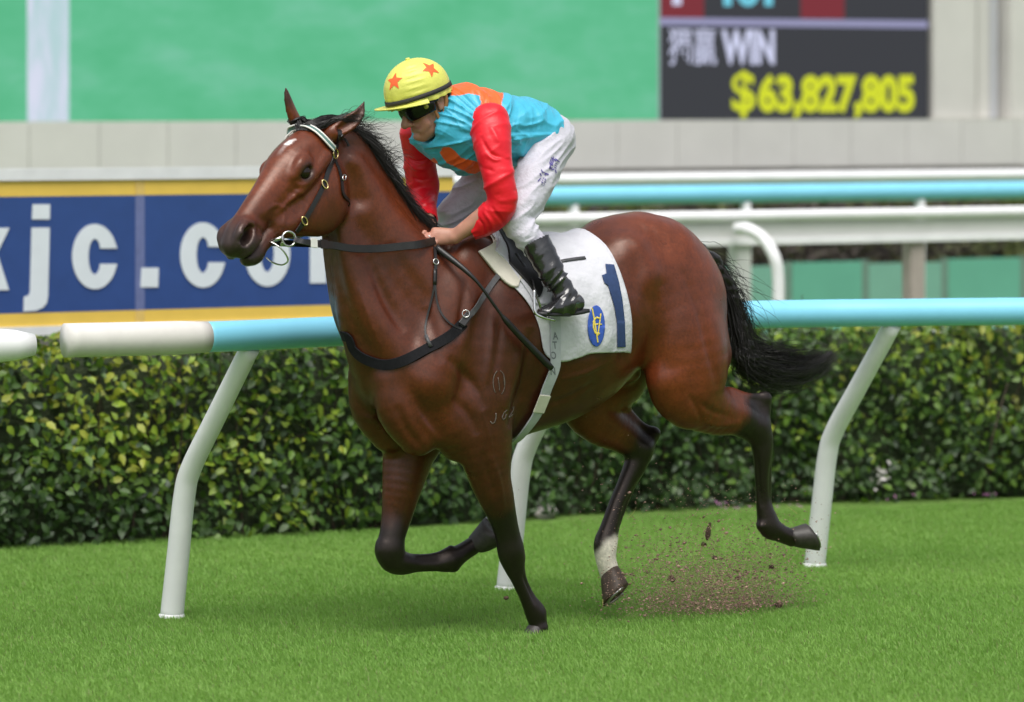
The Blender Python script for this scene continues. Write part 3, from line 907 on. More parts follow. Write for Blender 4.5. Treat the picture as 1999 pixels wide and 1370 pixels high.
def build_horse_field(h):
    pts = [hp(430, 170, 0.2), hp(1620, 1260, 0.35), hp(430, 170, -0.4), hp(1620, 1260, -0.4), hp(700, 1260, 0), hp(1500, 400, 0)]
    lo = np.min(pts, 0) - 0.15; hi = np.max(pts, 0) + 0.15
    lo[2] = -0.02
    Fd = Field(lo, hi, h)
    C = lambda nodes, k=0.03, **kw: Fd.chain(nodes, k, N=kw.pop('N', HN), **kw)
    # trunk
    C([hn(790, 705, 0, .19, .13), hn(840, 692, 0, .32, .185), hn(920, 676, 0, .395, .225, -.12), hn(1000, 660, 0, .388, .255, -.08),
       hn(1080, 640, 0, .37, .28, -.05), hn(1150, 606, 0, .312, .27), hn(1215, 568, 0, .268, .245, .05), hn(1270, 552, 0, .250, .235, .1),
       hn(1318, 570, 0, .195, .205, .1), hn(1350, 598, 0, .14, .14)], .02)
    # withers / back ridge
    C([hn(860, 520, 0, .07, .05), hn(920, 487, 0, .06, .05), hn(1000, 487, 0, .06, .06)], .10)
    # croup
    C([hn(1180, 470, 0, .08, .12), hn(1240, 458, 0, .085, .16), hn(1290, 474, 0, .085, .15), hn(1328, 508, 0, .06, .09)], .08)
    # neck
    C([hn(648, 272, -.01, .085, .055), hn(685, 330, -.01, .125, .062), hn(712, 405, 0, .165, .076, -.1), hn(740, 488, 0, .215, .10, -.2),
       hn(780, 575, 0, .28, .14, -.15), hn(830, 660, 0, .34, .18, -.1)], .06)
    # crest
    C([hn(690, 268, 0, .03, .028), hn(742, 350, 0, .03, .03), hn(795, 425, 0, .035, .036), hn(850, 485, 0, .04, .045)], .06)
    for s in (1, -1):
        # neck muscle bands (jugular groove below them)
        C([hm(690, 330, .055 * s, .05, .03), hm(745, 420, .075 * s, .07, .035), hm(810, 510, .11 * s, .10, .05), hm(880, 580, .16 * s, .11, .06)], .05)
        C([hm(668, 430, .05 * s, .035, .03), hm(688, 520, .065 * s, .045, .035), hm(725, 610, .09 * s, .06, .05), hm(790, 700, .13 * s, .08, .06)], .035)
        # shoulder blade and point of shoulder
        C([hm(935, 520, .12 * s, .12, .06), hm(905, 600, .165 * s, .12, .065), hm(872, 680, .19 * s, .11, .07), hm(845, 742, .185 * s, .10, .075)], .06)
        # triceps
        C([hm(965, 610, .185 * s, .10, .055), hm(960, 690, .20 * s, .13, .065), hm(948, 770, .195 * s, .12, .07), hm(945, 830, .175 * s, .09, .065)], .045)
        # breast
        C([hm(775, 740, .09 * s, .10, .085), hm(785, 800, .10 * s, .10, .085), hm(815, 850, .105 * s, .08, .08)], .03)
        C([hm(845, 760, .15 * s, .09, .08), hm(870, 830, .14 * s, .08, .085), hm(890, 870, .11 * s, .06, .07)], .045)
        # ribs and flank
        C([hm(1010, 640, .15 * s, .24, .12), hm(1100, 640, .17 * s, .23, .125), hm(1160, 612, .165 * s, .16, .11)], .06)
        # point of hip, loin
        C([hm(1225, 500, .17 * s, .07, .06), hm(1250, 530, .20 * s, .05, .04)], .10)
        # buttock
        C([hm(1305, 522, .085 * s, .13, .10), hm(1350, 600, .10 * s, .132, .105), hm(1376, 690, .11 * s, .115, .095)], .06)
    # groove between the breast muscles
    C([hn(742, 690, 0, .02, .014), hn(748, 790, 0, .022, .016), hn(775, 870, 0, .02, .016)], .05, op='-')
    # near hind leg
    C([hn(1290, 535, .11, .17, .11), hn(1322, 620, .15, .178, .132), hn(1340, 705, .17, .185, .126), hn(1350, 765, .165, .14, .11),
       hn(1395, 800, .14, .102, .08), hn(1435, 812, .13, .08, .06), hn(1474, 834, .12, .062, .045)], .05)
    C([hn(1300, 745, .19, .075, .07), hn(1310, 780, .18, .065, .065), hn(1335, 803, .165, .055, .055)], .05)
    # flank hollow
    C([hn(1222, 560, .345, .05, .05), hn(1232, 630, .345, .045, .05), hn(1246, 695, .32, .035, .05)], .07, op='-')
    C([hn(1474, 834, .12, .058, .044), hn(1486, 858, .12, .053, .042), hn(1488, 890, .12, .040, .035), hn(1487, 930, .115, .030, .028),
       hn(1489, 975, .11, .030, .027), hn(1496, 1008, .11, .041, .035), hn(1502, 1028, .11, .048, .04), hn(1522, 1040, .11, .038, .035), hn(1546, 1050, .11, .036, .035)], .02)
    C([hn(1500, 870, .12, .018, .018), hn(1499, 930, .115, .016, .015), hn(1500, 985, .11, .016, .016), hn(1511, 1018, .11, .020, .022)], .008)
    C([hn(1484, 848, .12, .034, .028), hn(1493, 800, .12, .028, .022), hn(1494, 779, .12, .025, .021)], .025)
    C([hn(1494, 776, .12, .018, .014), hn(1462, 774, .125, .016, .013), hn(1425, 770, .135, .03, .03)], .03)
    C([hn(1462, 795, .124, .026, .018), hn(1478, 795, .122, .026, .016), hn(1488, 800, .12, .026, .016)], .02)
    # far hind leg
    C([hn(1235, 640, -.12, .18, .11), hn(1195, 720, -.13, .17, .11), hn(1150, 782, -.135, .125, .10), hn(1172, 822, -.13, .098, .08), hn(1212, 848, -.13, .074, .058), hn(1246, 874, -.125, .058, .047)], .05)
    C([hn(1248, 876, -.12, .056, .046), hn(1240, 908, -.12, .05, .041), hn(1221, 945, -.12, .036, .032), hn(1204, 982, -.115, .032, .030),
       hn(1189, 1030, -.11, .038, .034), hn(1182, 1062, -.11, .051, .042), hn(1183, 1092, -.11, .043, .039), hn(1190, 1118, -.11, .042, .042)], .02)
    C([hn(1250, 905, -.12, .020, .02), hn(1233, 948, -.12, .017, .017), hn(1217, 985, -.115, .017, .017), hn(1201, 1030, -.11, .018, .018), hn(1195, 1056, -.11, .022, .024)], .008)
    C([hn(1255, 884, -.12, .036, .03), hn(1271, 856, -.12, .028, .022), hn(1277, 846, -.12, .024, .02)], .025)
    C([hn(1276, 846, -.12, .018, .014), hn(1248, 826, -.125, .016, .013), hn(1215, 800, -.13, .03, .025)], .03)
    # near fore leg
    C([hn(932, 790, .165, .14, .085), hn(945, 860, .165, .12, .085), hn(956, 928, .15, .088, .072), hn(969, 970, .14, .073, .06), hn(981, 1008, .13, .058, .05),
       hn(991, 1045, .12, .051, .046), hn(998, 1078, .115, .056, .048), hn(1004, 1105, .11, .043, .038), hn(1012, 1133, .11, .028, .026),
       hn(1027, 1166, .105, .027, .026), hn(1044, 1194, .10, .042, .036), hn(1050, 1216, .10, .037, .035), hn(1051, 1226, .10, .04, .04)], .035)
    C([hn(1012, 1088, .115, .022, .030)], .015)
    C([hn(1014, 1100, .11, .018, .018), hn(1022, 1132, .108, .015, .015), hn(1037, 1164, .104, .015, .016), hn(1055, 1192, .10, .020, .022), hn(1058, 1202, .10, .014, .018)], .008)
    C([hn(990, 1062, .135, .016, .014), hn(993, 1092, .13, .016, .014)], .012)
    # far fore leg
    C([hn(815, 820, -.13, .13, .085), hn(797, 890, -.13, .108, .08), hn(785, 950, -.12, .083, .066), hn(775, 1005, -.12, .064, .053), hn(766, 1045, -.11, .054, .047),
       hn(761, 1073, -.11, .056, .048)], .035)
    C([hn(761, 1071, -.11, .054, .048), hn(767, 1091, -.11, .054, .047), hn(785, 1099, -.11, .047, .042), hn(815, 1102, -.11, .030, .028), hn(850, 1101, -.11, .029, .028),
       hn(878, 1093, -.11, .047, .04), hn(900, 1080, -.11, .038, .036), hn(922, 1066, -.11, .036, .036)], .02)
    C([hn(790, 1088, -.11, .018, .018), hn(818, 1089, -.11, .016, .016), hn(850, 1086, -.11, .016, .016), hn(874, 1078, -.11, .02, .02), hn(880, 1068, -.11, .010, .012)], .008)
    C([hn(747, 1062, -.11, .022, .032), hn(746, 1082, -.11, .022, .032), hn(757, 1102, -.11, .020, .03)], .012)
    C([hn(886, 1106, -.11, .022, .030)], .012)
    C([hn(1486, 1026, .11, .020, .030)], .012)
    # sheath
    C([hn(1205, 722, 0, .04, .05), hn(1232, 728, 0, .035, .045)], .04)
    # ---------------- head
    H = lambda nodes, k=0.02, **kw: Fd.chain(nodes, k, N=kw.pop('N', HL), **kw)
    H([hdn(-.03, -.085, 0, .07, .06), hdn(.04, -.075, 0, .082, .078), hdn(.11, -.068, 0, .09, .086), hdn(.19, -.066, 0, .090, .082), hdn(.27, -.073, 0, .078, .064), hdn(.36, -.080, 0, .064, .050),
       hdn(.45, -.090, 0, .057, .045), hdn(.515, -.100, 0, .057, .046), hdn(.55, -.104, 0, .048, .042), hdn(.566, -.106, 0, .042, .036)], .03)
    for s in (1, -1):
        # cheek (mandible and masseter)
        H([hdn(.085, -.16, .060 * s, .070, .032), hdn(.13, -.20, .063 * s, .098, .036), hdn(.19, -.21, .058 * s, .100, .034), hdn(.26, -.19, .047 * s, .078, .03), hdn(.35, -.165, .034 * s, .055, .024)], .022)
        # brow, orbit, zygomatic arch
        H([hdn(.165, -.040, .074 * s, .026, .02), hdn(.205, -.036, .082 * s, .022, .018), hdn(.24, -.054, .070 * s, .02, .016)], .02)
        H([hdn(.165, -.088, .084 * s, .018, .014), hdn(.21, -.096, .084 * s, .014, .012), hdn(.245, -.084, .072 * s, .012, .011)], .015)
        H([hdn(.08, -.085, .082 * s, .022, .014), hdn(.15, -.095, .082 * s, .018, .014), hdn(.22, -.108, .076 * s, .017, .012), hdn(.30, -.118, .061 * s, .013, .010), hdn(.37, -.120, .05 * s, .010, .008)], .015)
        # nostril flare, lips
        H([hdn(.505, -.082, .036 * s, .034, .020), hdn(.538, -.090, .043 * s, .040, .021), hdn(.565, -.104, .036 * s, .030, .018)], .018)
        H([hdn(.49, -.128, .036 * s, .026, .018), hdn(.54, -.136, .036 * s, .024, .02), hdn(.568, -.142, .024 * s, .018, .02)], .015)
        # hollows: beside the nasal bone, above the eye, behind the jaw
        H([hdn(.30, -.142, .077 * s, .026, .018), hdn(.40, -.122, .064 * s, .020, .014), hdn(.46, -.11, .058 * s, .018, .010)], .03, op='-')
        H([hdn(.115, -.038, .100 * s, .022, .014)], .025, op='-')
        H([hdn(.035, -.12, .100 * s, .016, .016), hdn(.02, -.20, .092 * s, .022, .028), hdn(.05, -.28, .085 * s, .03, .04)], .04, op='-')
        # eye socket
        H([hdn(.196, -.066, .104 * s, .021, .022), hdn(.214, -.068, .100 * s, .016, .02)], .008, op='-')
        H([hdn(.170, -.058, .086 * s, .008, .010), hdn(.196, -.043, .093 * s, .008, .010), hdn(.226, -.054, .084 * s, .007, .009)], .012)
        # nostril hole
        H([hdn(.508, -.083, .062 * s, .016, .030), hdn(.534, -.089, .058 * s, .024, .046), hdn(.558, -.098, .054 * s, .020, .036)], .006, op='-')
        # mouth slit
        H([hdn(.45, -.150, .055 * s, .0035, .03), hdn(.52, -.158, .046 * s, .0035, .03), hdn(.572, -.157, .02 * s, .004, .03)], .008, op='-')
    # lower jaw, chin
    H([hdn(.28, -.19, 0, .060, .036), hdn(.38, -.178, 0, .038, .030), hdn(.46, -.180, 0, .028, .030), hdn(.505, -.188, 0, .032, .034), hdn(.54, -.182, 0, .024, .030)], .012)
    # throat
    C([(*hd(.03, -.15, 0), .09, .05), hn(690, 400, 0, .12, .06)], .05)
    return Fd

def ear_field(s, h):
    """cupped ear, base / mid / tip in head space"""
    if s > 0:
        P = [hd(.005, -.04, .080), hd(-.048, -.040, .112), hd(-.100, -.035, .130), hd(-.146, -.018, .130)]
    else:
        P = [hd(.005, -.01, -.056), hd(-.004, .045, -.064), hd(-.012, .098, -.060), hd(-.02, .142, -.050)]
    return P

h = 0.0075
HFLD = build_horse_field(h)
for s in (1, -1):
    P = ear_field(s, h)
    ax = unit(P[-1] - P[0])
    openN = unit(HA * .55 + HL * s * .75 + HD * .25)      # way the cup opens
    HFLD.chain([(*P[0], .034, .03), (*P[1], .042 if s < 0 else .034, .026), (*P[2], .028 if s < 0 else .022, .018), (*P[3], .006, .006)], .02, N=openN)
    HFLD.chain([(*(P[0] * .6 + P[1] * .4 + openN * .024), .012, .014), (*(P[1] + openN * .024), .028 if s < 0 else .021, .02), (*(P[2] + openN * .017), .016, .014), (*(P[3] * .9 + P[2] * .1 + openN * .01), .004, .008)], .008, N=openN, op='-')
HV, HQ = HFLD.mesh(0.0, relax=2)
del HFLD
HNRM = vnormals(HV, HQ)

# muscle edges, folds and veins: ridges (+) and creases (-) along lines of the near side, mirrored on the far side
_b0 = BVHTree.FromPolygons([tuple(p) for p in HV], [tuple(map(int, q)) for q in HQ])
def skin_px(u, v):
    d = unit(np.array([(u - 999.5) / FPX, 1.0, -(v - 200.0) / FPX]))
    l, nr, _, _ = _b0.ray_cast(Vector(CAMP), Vector(d))
    return None if l is None else np.array(l)
def seg_dist(P, pts):
    best = np.full(len(P), 9.0); par = np.zeros(len(P)); L = len(pts) - 1
    for i in range(L):
        d = pts[i + 1] - pts[i]; t = np.clip(((P - pts[i]) @ d) / max(d @ d, 1e-9), 0, 1)
        ds = np.linalg.norm(P - (pts[i] + t[:, None] * d), axis=1); m = ds < best
        best[m] = ds[m]; par[m] = (i + t[m]) / L
    return best, par
LINES = [
    ([(962, 600), (960, 650), (956, 700), (950, 750)], .016, .007), ([(978, 610), (976, 660), (970, 720)], .014, -.004),
    ([(908, 545), (904, 590), (898, 630), (888, 668)], .016, -.008), ([(925, 560), (918, 620), (905, 680)], .022, .005),
    ([(1036, 640), (1030, 700), (1014, 770), (992, 835)], .022, -.011), ([(1012, 690), (1000, 750), (985, 800)], .025, .006),
    ([(875, 700), (905, 730), (930, 760), (945, 800)], .020, -.008), ([(885, 775), (915, 810), (930, 850)], .018, -.007),
    ([(830, 600), (850, 660), (862, 710)], .022, -.007), ([(720, 500), (750, 580), (790, 650)], .022, -.009), ([(760, 470), (800, 540), (850, 600)], .03, -.005),
    ([(742, 800), (752, 845), (775, 880)], .014, .006), ([(775, 790), (795, 840), (830, 880)], .016, -.008), ([(800, 770), (830, 830), (868, 868)], .016, .005),
    ([(1330, 520), (1362, 600), (1385, 690), (1400, 760)], .022, -.007), ([(1290, 560), (1300, 640), (1310, 720)], .03, .005), ([(1345, 770), (1362, 800), (1372, 830)], .012, -.006),
    ([(1355, 775), (1385, 800), (1430, 815)], .014, -.005), ([(1370, 820), (1400, 830), (1450, 825)], .014, .005),
    ([(1110, 700), (1160, 690), (1205, 680)], .02, -.004), ([(1090, 740), (1140, 728), (1190, 705)], .012, .004), ([(1060, 790), (1110, 775), (1160, 745)], .015, -.005),
    ([(1225, 470), (1245, 520), (1240, 580)], .03, -.006), ([(940, 880), (955, 930), (968, 980)], .012, -.005), ([(960, 890), (975, 940), (985, 1000)], .010, .004),
    ([(1020, 1120), (1033, 1150), (1046, 1180)], .008, -.005), ([(1478, 880), (1482, 940), (1486, 990)], .008, -.005),
    ([(520, 412), (535, 402), (552, 404), (566, 412)], .006, .0035), ([(548, 404), (556, 420), (552, 438)], .006, .003), ([(560, 372), (585, 385), (602, 400)], .010, -.004),
    ([(575, 350), (590, 356), (608, 350)], .006, -.003), ([(700, 560), (720, 620), (745, 680)], .007, .003), ([(940, 800), (955, 850), (962, 900)], .006, .0025),
    ([(500, 420), (530, 440), (560, 450)], .014, -.004), ([(470, 430), (500, 436), (520, 455)], .012, .003),
]
disp = np.zeros(len(HV))
for pts, w, amp in LINES:
    P3 = [skin_px(*q) for q in pts]
    P3 = [q for q in P3 if q is not None]
    if len(P3) < 2: continue
    P3 = catmull(np.array(P3), 5)
    for mirror in (0, 1):
        Pm = P3 if not mirror else P3 - 2 * ((P3 - HP0) @ HN)[:, None] * HN
        if mirror and P3[:, 2].mean() < .75: continue
        if mirror and P3[:, 0].mean() < hp(640, 400, 0)[0]: continue
        lo_, hi_ = Pm.min(0) - 3 * w, Pm.max(0) + 3 * w
        idx = np.where(((HV > lo_) & (HV < hi_)).all(1))[0]
        ds, pr = seg_dist(HV[idx], Pm)
        disp[idx] += 1.35 * amp * np.exp(-(ds / w) ** 2) * np.clip(np.sin(np.clip(pr, .0, 1) * math.pi), 0, 1) ** .6
lc = local_s(HV)
bodyw = sstep(.75, .95, HV[:, 2])
disp += bodyw * .0022 * vnoise(np.stack([lc[:, 0] * 16, lc[:, 1] * 8, lc[:, 2] * 5], 1)) + bodyw * .003 * vnoise(lc * 5)
HV = HV + HNRM * disp[:, None]
HNRM = vnormals(HV, HQ)

# ---- coat colour by anatomy
def poly_param(P, pts):
    """nearest normalised arc parameter and distance to a polyline"""
    pts = np.asarray(pts); seg = np.linalg.norm(np.diff(pts, axis=0), axis=1); cum = np.concatenate([[0], np.cumsum(seg)])
    best = np.full(len(P), 9.0); par = np.zeros(len(P))
    for i in range(len(pts) - 1):
        d = pts[i + 1] - pts[i]
        t = np.clip(((P - pts[i]) @ d) / (d @ d), 0, 1)
        ds = np.linalg.norm(P - (pts[i] + t[:, None] * d), axis=1)
        m = ds < best
        best[m] = ds[m]; par[m] = cum[i] + t[m] * seg[i]
    return par, best

BAY = np.array([.132, .0280, .0085]); DARKBAY = np.array([.034, .0092, .0046]); LEGBLK = np.array([.0055, .0040, .0038])
nz = vnoise(HV * 6) * .6 + vnoise(HV * 14) * .4
loc = local_s(HV)
colr = BAY * (1 + .18 * nz)[:, None]
mixd = sstep(.2, .75, .5 + .5 * vnoise(HV * 3.1 + 5)) * .35
mixd = np.clip(mixd + .50 * sstep(-.55, .05, loc[:, 0] + .12 * vnoise(HV * 4)) * sstep(1.80, 1.50, HV[:, 2]), 0, .8)
colr = colr * (1 - mixd[:, None]) + DARKBAY * mixd[:, None]
legs = [
    ([hp(932, 850, .16), hp(969, 970, .14), hp(998, 1078, .115), hp(1030, 1166, .105), hp(1050, 1240, .10)], .22, .36, .16),
    ([hp(800, 870, -.13), hp(775, 1005, -.12), hp(761, 1080, -.11), hp(850, 1097, -.11), hp(930, 1060, -.11)], .22, .36, .15),
    ([hp(1352, 765, .145), hp(1435, 812, .13), hp(1484, 845, .12), hp(1491, 930, .115), hp(1502, 1028, .11), hp(1560, 1055, .11)], .22, .29, .14),
    ([hp(1150, 782, -.135), hp(1212, 848, -.13), hp(1246, 874, -.125), hp(1208, 982, -.115), hp(1182, 1062, -.11), hp(1195, 1125, -.11)], .17, .30, .14),
]
blk = np.zeros(len(HV))
for pts, t0, t1, rad in legs:
    par, ds = poly_param(HV, pts)
    w = sstep(t0, t1, par + .02 * vnoise(HV * 25)) * (ds < rad)
    blk = np.maximum(blk, w)
# points of hock always dark
for c, r in ((hp(1495, 785, .12), .10), (hp(1272, 850, -.12), .10)):
    blk = np.maximum(blk, sstep(r, r * .45, np.linalg.norm(HV - c, axis=1)))
colr = colr * (1 - blk[:, None]) + LEGBLK * blk[:, None]
# white pastern on the far hind leg
par, ds = poly_param(HV, [hp(1208, 982, -.115), hp(1182, 1062, -.11), hp(1183, 1092, -.11), hp(1192, 1125, -.11)])
wp = sstep(.158, .185, par + .035 * (HV - hp(1182, 1062, -.11)) @ unit([1, 0, .3]) / .05 + .012 * vnoise(HV * 40)) * (ds < .09)
colr = colr * (1 - wp[:, None]) + np.array([.78, .71, .62]) * (1 + .2 * nz)[:, None] * wp[:, None]
# head: dark muzzle, dark eye rims, star
hl = head_local(HV)
onhead = (hl[:, 0] > -.02) & (hl[:, 0] < .7) & (np.abs(hl[:, 2]) < .16) & (hl[:, 1] > -.32) & (hl[:, 1] < .1)
mz = sstep(.44, .57, hl[:, 0] + .35 * np.clip(-hl[:, 1] - .1, -.1, .1) + .012 * vnoise(HV * 30)) * onhead
colr = colr * (1 - .93 * mz[:, None]) + np.array([.022, .016, .016]) * .93 * mz[:, None]
for s in (1, -1):
    de = np.linalg.norm(HV - hd(.202, -.064, .09 * s), axis=1)
    w = sstep(.05, .026, de) * .85
    colr = colr * (1 - w[:, None]) + np.array([.012, .009, .008]) * w[:, None]
    dn = np.linalg.norm(HV - hd(.534, -.089, .026 * s), axis=1)
    w = sstep(.036, .022, dn)
    colr = colr * (1 - w[:, None]) + np.array([.012, .005, .005]) * w[:, None]  # shade inside the nostril put into the coat colour as near-black
dst = hl - np.array([.145, .02, 0.022])
a_ = np.arctan2(dst[:, 2], dst[:, 0]); r_ = np.hypot(dst[:, 0] * .55, dst[:, 2])
w = sstep(.014, .006, r_ + .003 * np.sin(a_ * 3 + 1) + .008 * vnoise(HV * 70)) * onhead * (hl[:, 1] > -.03)
w = np.maximum(w, .22 * sstep(.012, .004, np.abs(hl[:, 2] - .018)) * sstep(.13, .15, hl[:, 0]) * sstep(.225, .19, hl[:, 0]) * (hl[:, 1] > -.03) * onhead)
colr = colr * (1 - w[:, None]) + np.array([.75, .70, .67]) * w[:, None]
# dark ear tips/rims and dark line under the belly fold, mane base
for s in (1, -1):
    P = ear_field(s, h)
    d, ds = poly_param(HV, P)
    w = sstep(.06, .14, d) * (ds < .05) * .8
    colr = colr * (1 - w[:, None]) + np.array([.02, .012, .010]) * w[:, None]

m_coat, nt, b = mat_nodes('bay_coat')
at = nt.nodes.new('ShaderNodeAttribute'); at.attribute_name = 'coat'
mx = nt.nodes.new('ShaderNodeMix'); mx.data_type = 'RGBA'; mx.blend_type = 'MULTIPLY'; mx.inputs['Factor'].default_value = 1
nt.links.new(at.outputs['Color'], mx.inputs['A'])
nt.links.new(ramp(nt, noise(nt, 90, 4), [(0.3, (.8, .8, .8)), (0.7, (1.2, 1.2, 1.2))]), mx.inputs['B'])
mx2 = nt.nodes.new('ShaderNodeMix'); mx2.data_type = 'RGBA'; mx2.blend_type = 'MULTIPLY'; mx2.inputs['Factor'].default_value = 1
nt.links.new(mx.outputs['Result'], mx2.inputs['A'])
nt.links.new(ramp(nt, noise(nt, 22, 5, .65), [(0.3, (.80, .80, .80)), (0.7, (1.18, 1.18, 1.18))]), mx2.inputs['B'])
nt.links.new(mx2.outputs['Result'], b.inputs['Base Color'])
setin(b, rough=.40, spec=.56)
b.inputs['Specular Tint'].default_value = (1.0, .84, .76, 1)
nt.links.new(ramp(nt, noise(nt, 9, 3), [(0.3, (.27,) * 3), (0.7, (.42,) * 3)]), b.inputs['Roughness'])
bump(nt, b, noise(nt, 160, 4, .7, vec=(1, 1, .35)), .22, .004)

horse = empty('race_horse', (HP0[0], HP0[1], 0), 'bay racehorse with black legs galloping past the rail, a jockey on its back', 'horse')
horse_body = np_mesh('body', HV, HQ, m_coat, horse)
set_col(horse_body, 'coat', np.clip(colr, 0, 1))
# lip edge
HBVH = BVHTree.FromPolygons([tuple(p) for p in HV], [tuple(map(int, q)) for q in HQ])

# eyes
m_eye, nt, b = mat_nodes('horse_eye')
b.inputs['Base Color'].default_value = (.012, .006, .004, 1); setin(b, rough=.12, spec=.4)
for s in (1, -1):
    bm = bmesh.new(); bmesh.ops.create_uvsphere(bm, u_segments=24, v_segments=16, radius=.0275)
    me = bpy.data.meshes.new('eye'); bm.to_mesh(me); bm.free(); smooth(me); me.materials.append(m_eye)
    o = bpy.data.objects.new('eye', me); COL.objects.link(o)
    o.location = tuple(hd(.203, -.067, .077 * s)); o.parent = horse; o.matrix_parent_inverse = Matrix.Translation(-Vector(horse.location))
# ------------------------------------------------------------------ hooves, mane, tail
m_hoof = simple_mat('hoof_horn', (.035, .030, .026), .5, .35, 60, .25, 120, .002)
m_hoofbrown = simple_mat('hoof_horn_brown', (.055, .034, .022), .55, .35, 60, .25, 120, .002)
m_shoe = simple_mat('horseshoe_metal', (.45, .45, .44), .35, .15, 60, metal=1.0)
m_hair = simple_mat('black_hair', (.012, .010, .009), .38, .3, 80, spec=.5)

def hoof(P, axis, toe, size=1.0, mat=None):
    """P centre of the coronet, axis towards the sole, toe = forward direction of the hoof"""
    axis = unit(axis); toe = unit(np.asarray(toe) - axis * (np.asarray(toe) @ axis)); side = np.cross(axis, toe)
    V, F = [], []
    n, m = 28, 7
    ang = np.linspace(0, 2 * math.pi, n, endpoint=False)
    rows = []
    for i in range(m):
        t = i / (m - 1)
        r = (.036 + .020 * t) * size
        sh = .034 * t * size                      # toe slopes forward
        rows.append((t * .078 * size, r * (1.04 if i != 0 else .96), sh))
    rows.append((.081 * size, .040 * size, .034 * size))
    rows.append((.074 * size, .024 * size, .030 * size))
    for d, r, sh in rows:
        for a in ang:
            fr = math.cos(a)
            flat = .80 if fr < -.2 else 1.0
            V.append(P + axis * d + toe * (fr * r * 1.08 * flat + sh) + side * math.sin(a) * r * .98)
    k = len(rows)
    for i in range(k - 1):
        for j in range(n):
            F.append((i * n + j, i * n + (j + 1) % n, (i + 1) * n + (j + 1) % n, (i + 1) * n + j))
    F.append(tuple(range((k - 1) * n, k * n))); F.append(tuple(range(n))[::-1])
    o = mesh_obj('hoof', V, F, mat or m_hoof, horse)
    bm = bmesh.new(); bm.from_mesh(o.data); bmesh.ops.recalc_face_normals(bm, faces=bm.faces); bm.to_mesh(o.data); bm.free()
    # shoe: open ring below the sole
    arc = np.linspace(-2.0, 2.0, 26)
    pts = [P + axis * .0795 * size + toe * (math.cos(a) * .048 * size + .034 * size) + side * math.sin(a) * .047 * size for a in arc]
    V, F = ribbon_vf(pts, [axis] * len(pts), .016 * size, .006)
    mesh_obj('horseshoe', V, F, m_shoe, o)
    return o

hoof(hp(1050, 1216, .10), (0, 0, -1), HF + np.array([0, 0, 0]), .86)                                  # near fore, in the turf
hoof(hp(928, 1065, -.11), unit(-HF * .25 + UP * .80 + HN * .55), unit(-HF * .9 - UP * .05 + HN * .1), 1.25)       # far fore, folded
hoof(hp(1543, 1049, .11), unit(-HF * .70 + UP * .35 + HN * .20), unit(-HF * .55 - UP * .85), 1.12)     # near hind, trailing
hoof(hp(1190, 1112, -.11), unit(HN * .50 - HF * .35 - UP * .62), unit(-UP * .8 + HF * .45), 1.22, m_hoofbrown)

def strands(name, curves, r0, mat, parent, sides=3):
    """curves: list of (m,3) arrays -> one mesh of thin tapered tubes"""
    Vs, Fs, off = [], [], 0
    for Cv in curves:
        m = len(Cv)
        T = np.gradient(Cv, axis=0); T /= np.maximum(np.linalg.norm(T, axis=1), 1e-9)[:, None]
        ref = np.array([0.31, 0.77, 0.55])
        A = np.cross(T, ref); A /= np.maximum(np.linalg.norm(A, axis=1), 1e-9)[:, None]
        B = np.cross(T, A)
        rr = r0 * (1 - .85 * np.linspace(0, 1, m) ** 1.5)[:, None]
        rings = [Cv + rr * (math.cos(k * 2 * math.pi / sides) * A + math.sin(k * 2 * math.pi / sides) * B) for k in range(sides)]
        V = np.stack(rings, 1).reshape(-1, 3)
        i = np.arange(m - 1)[:, None] * sides + np.arange(sides)[None]
        j = np.arange(m - 1)[:, None] * sides + (np.arange(sides)[None] + 1) % sides
        Fs.append(np.stack([i, j, j + sides, i + sides], -1).reshape(-1, 4) + off)
        Vs.append(V); off += len(V)
    return np_mesh(name, np.vstack(Vs), np.vstack(Fs), mat, parent)

def randv(s):
    return rng.normal(0, s, 3)

# tail: solid core plus hair
dock = [hp(1345, 482, 0), hp(1388, 510, 0), hp(1418, 562, 0), hp(1434, 620, 0), hp(1446, 672, 0)]
mass = [hp(1446, 690, 0), hp(1490, 716, 0), hp(1545, 722, 0), hp(1590, 712, 0), hp(1622, 690, 0)]
tl = np.vstack([dock, mass]); lo = tl.min(0) - .15; hi = tl.max(0) + .15
Ft = Field(lo, hi, .008)
Ft.chain([(*dock[0], .036, .045), (*dock[1], .034, .045), (*dock[2], .030, .045), (*dock[3], .034, .05), (*dock[4], .045, .055), (*mass[0], .055, .06), (*mass[1], .05, .055),
          (*mass[2], .042, .045), (*mass[3], .030, .03), (*mass[4], .008, .01)], .02, N=HN)
V, Q = Ft.mesh(0, 2)
V = V + vnormals(V, Q) * (vnoise(V * np.array([9, 9, 60])) * .010)[:, None]
tail = np_mesh('tail', V, Q, m_hair, horse)
cv = []
full = catmull(np.vstack([dock, mass]), 8)
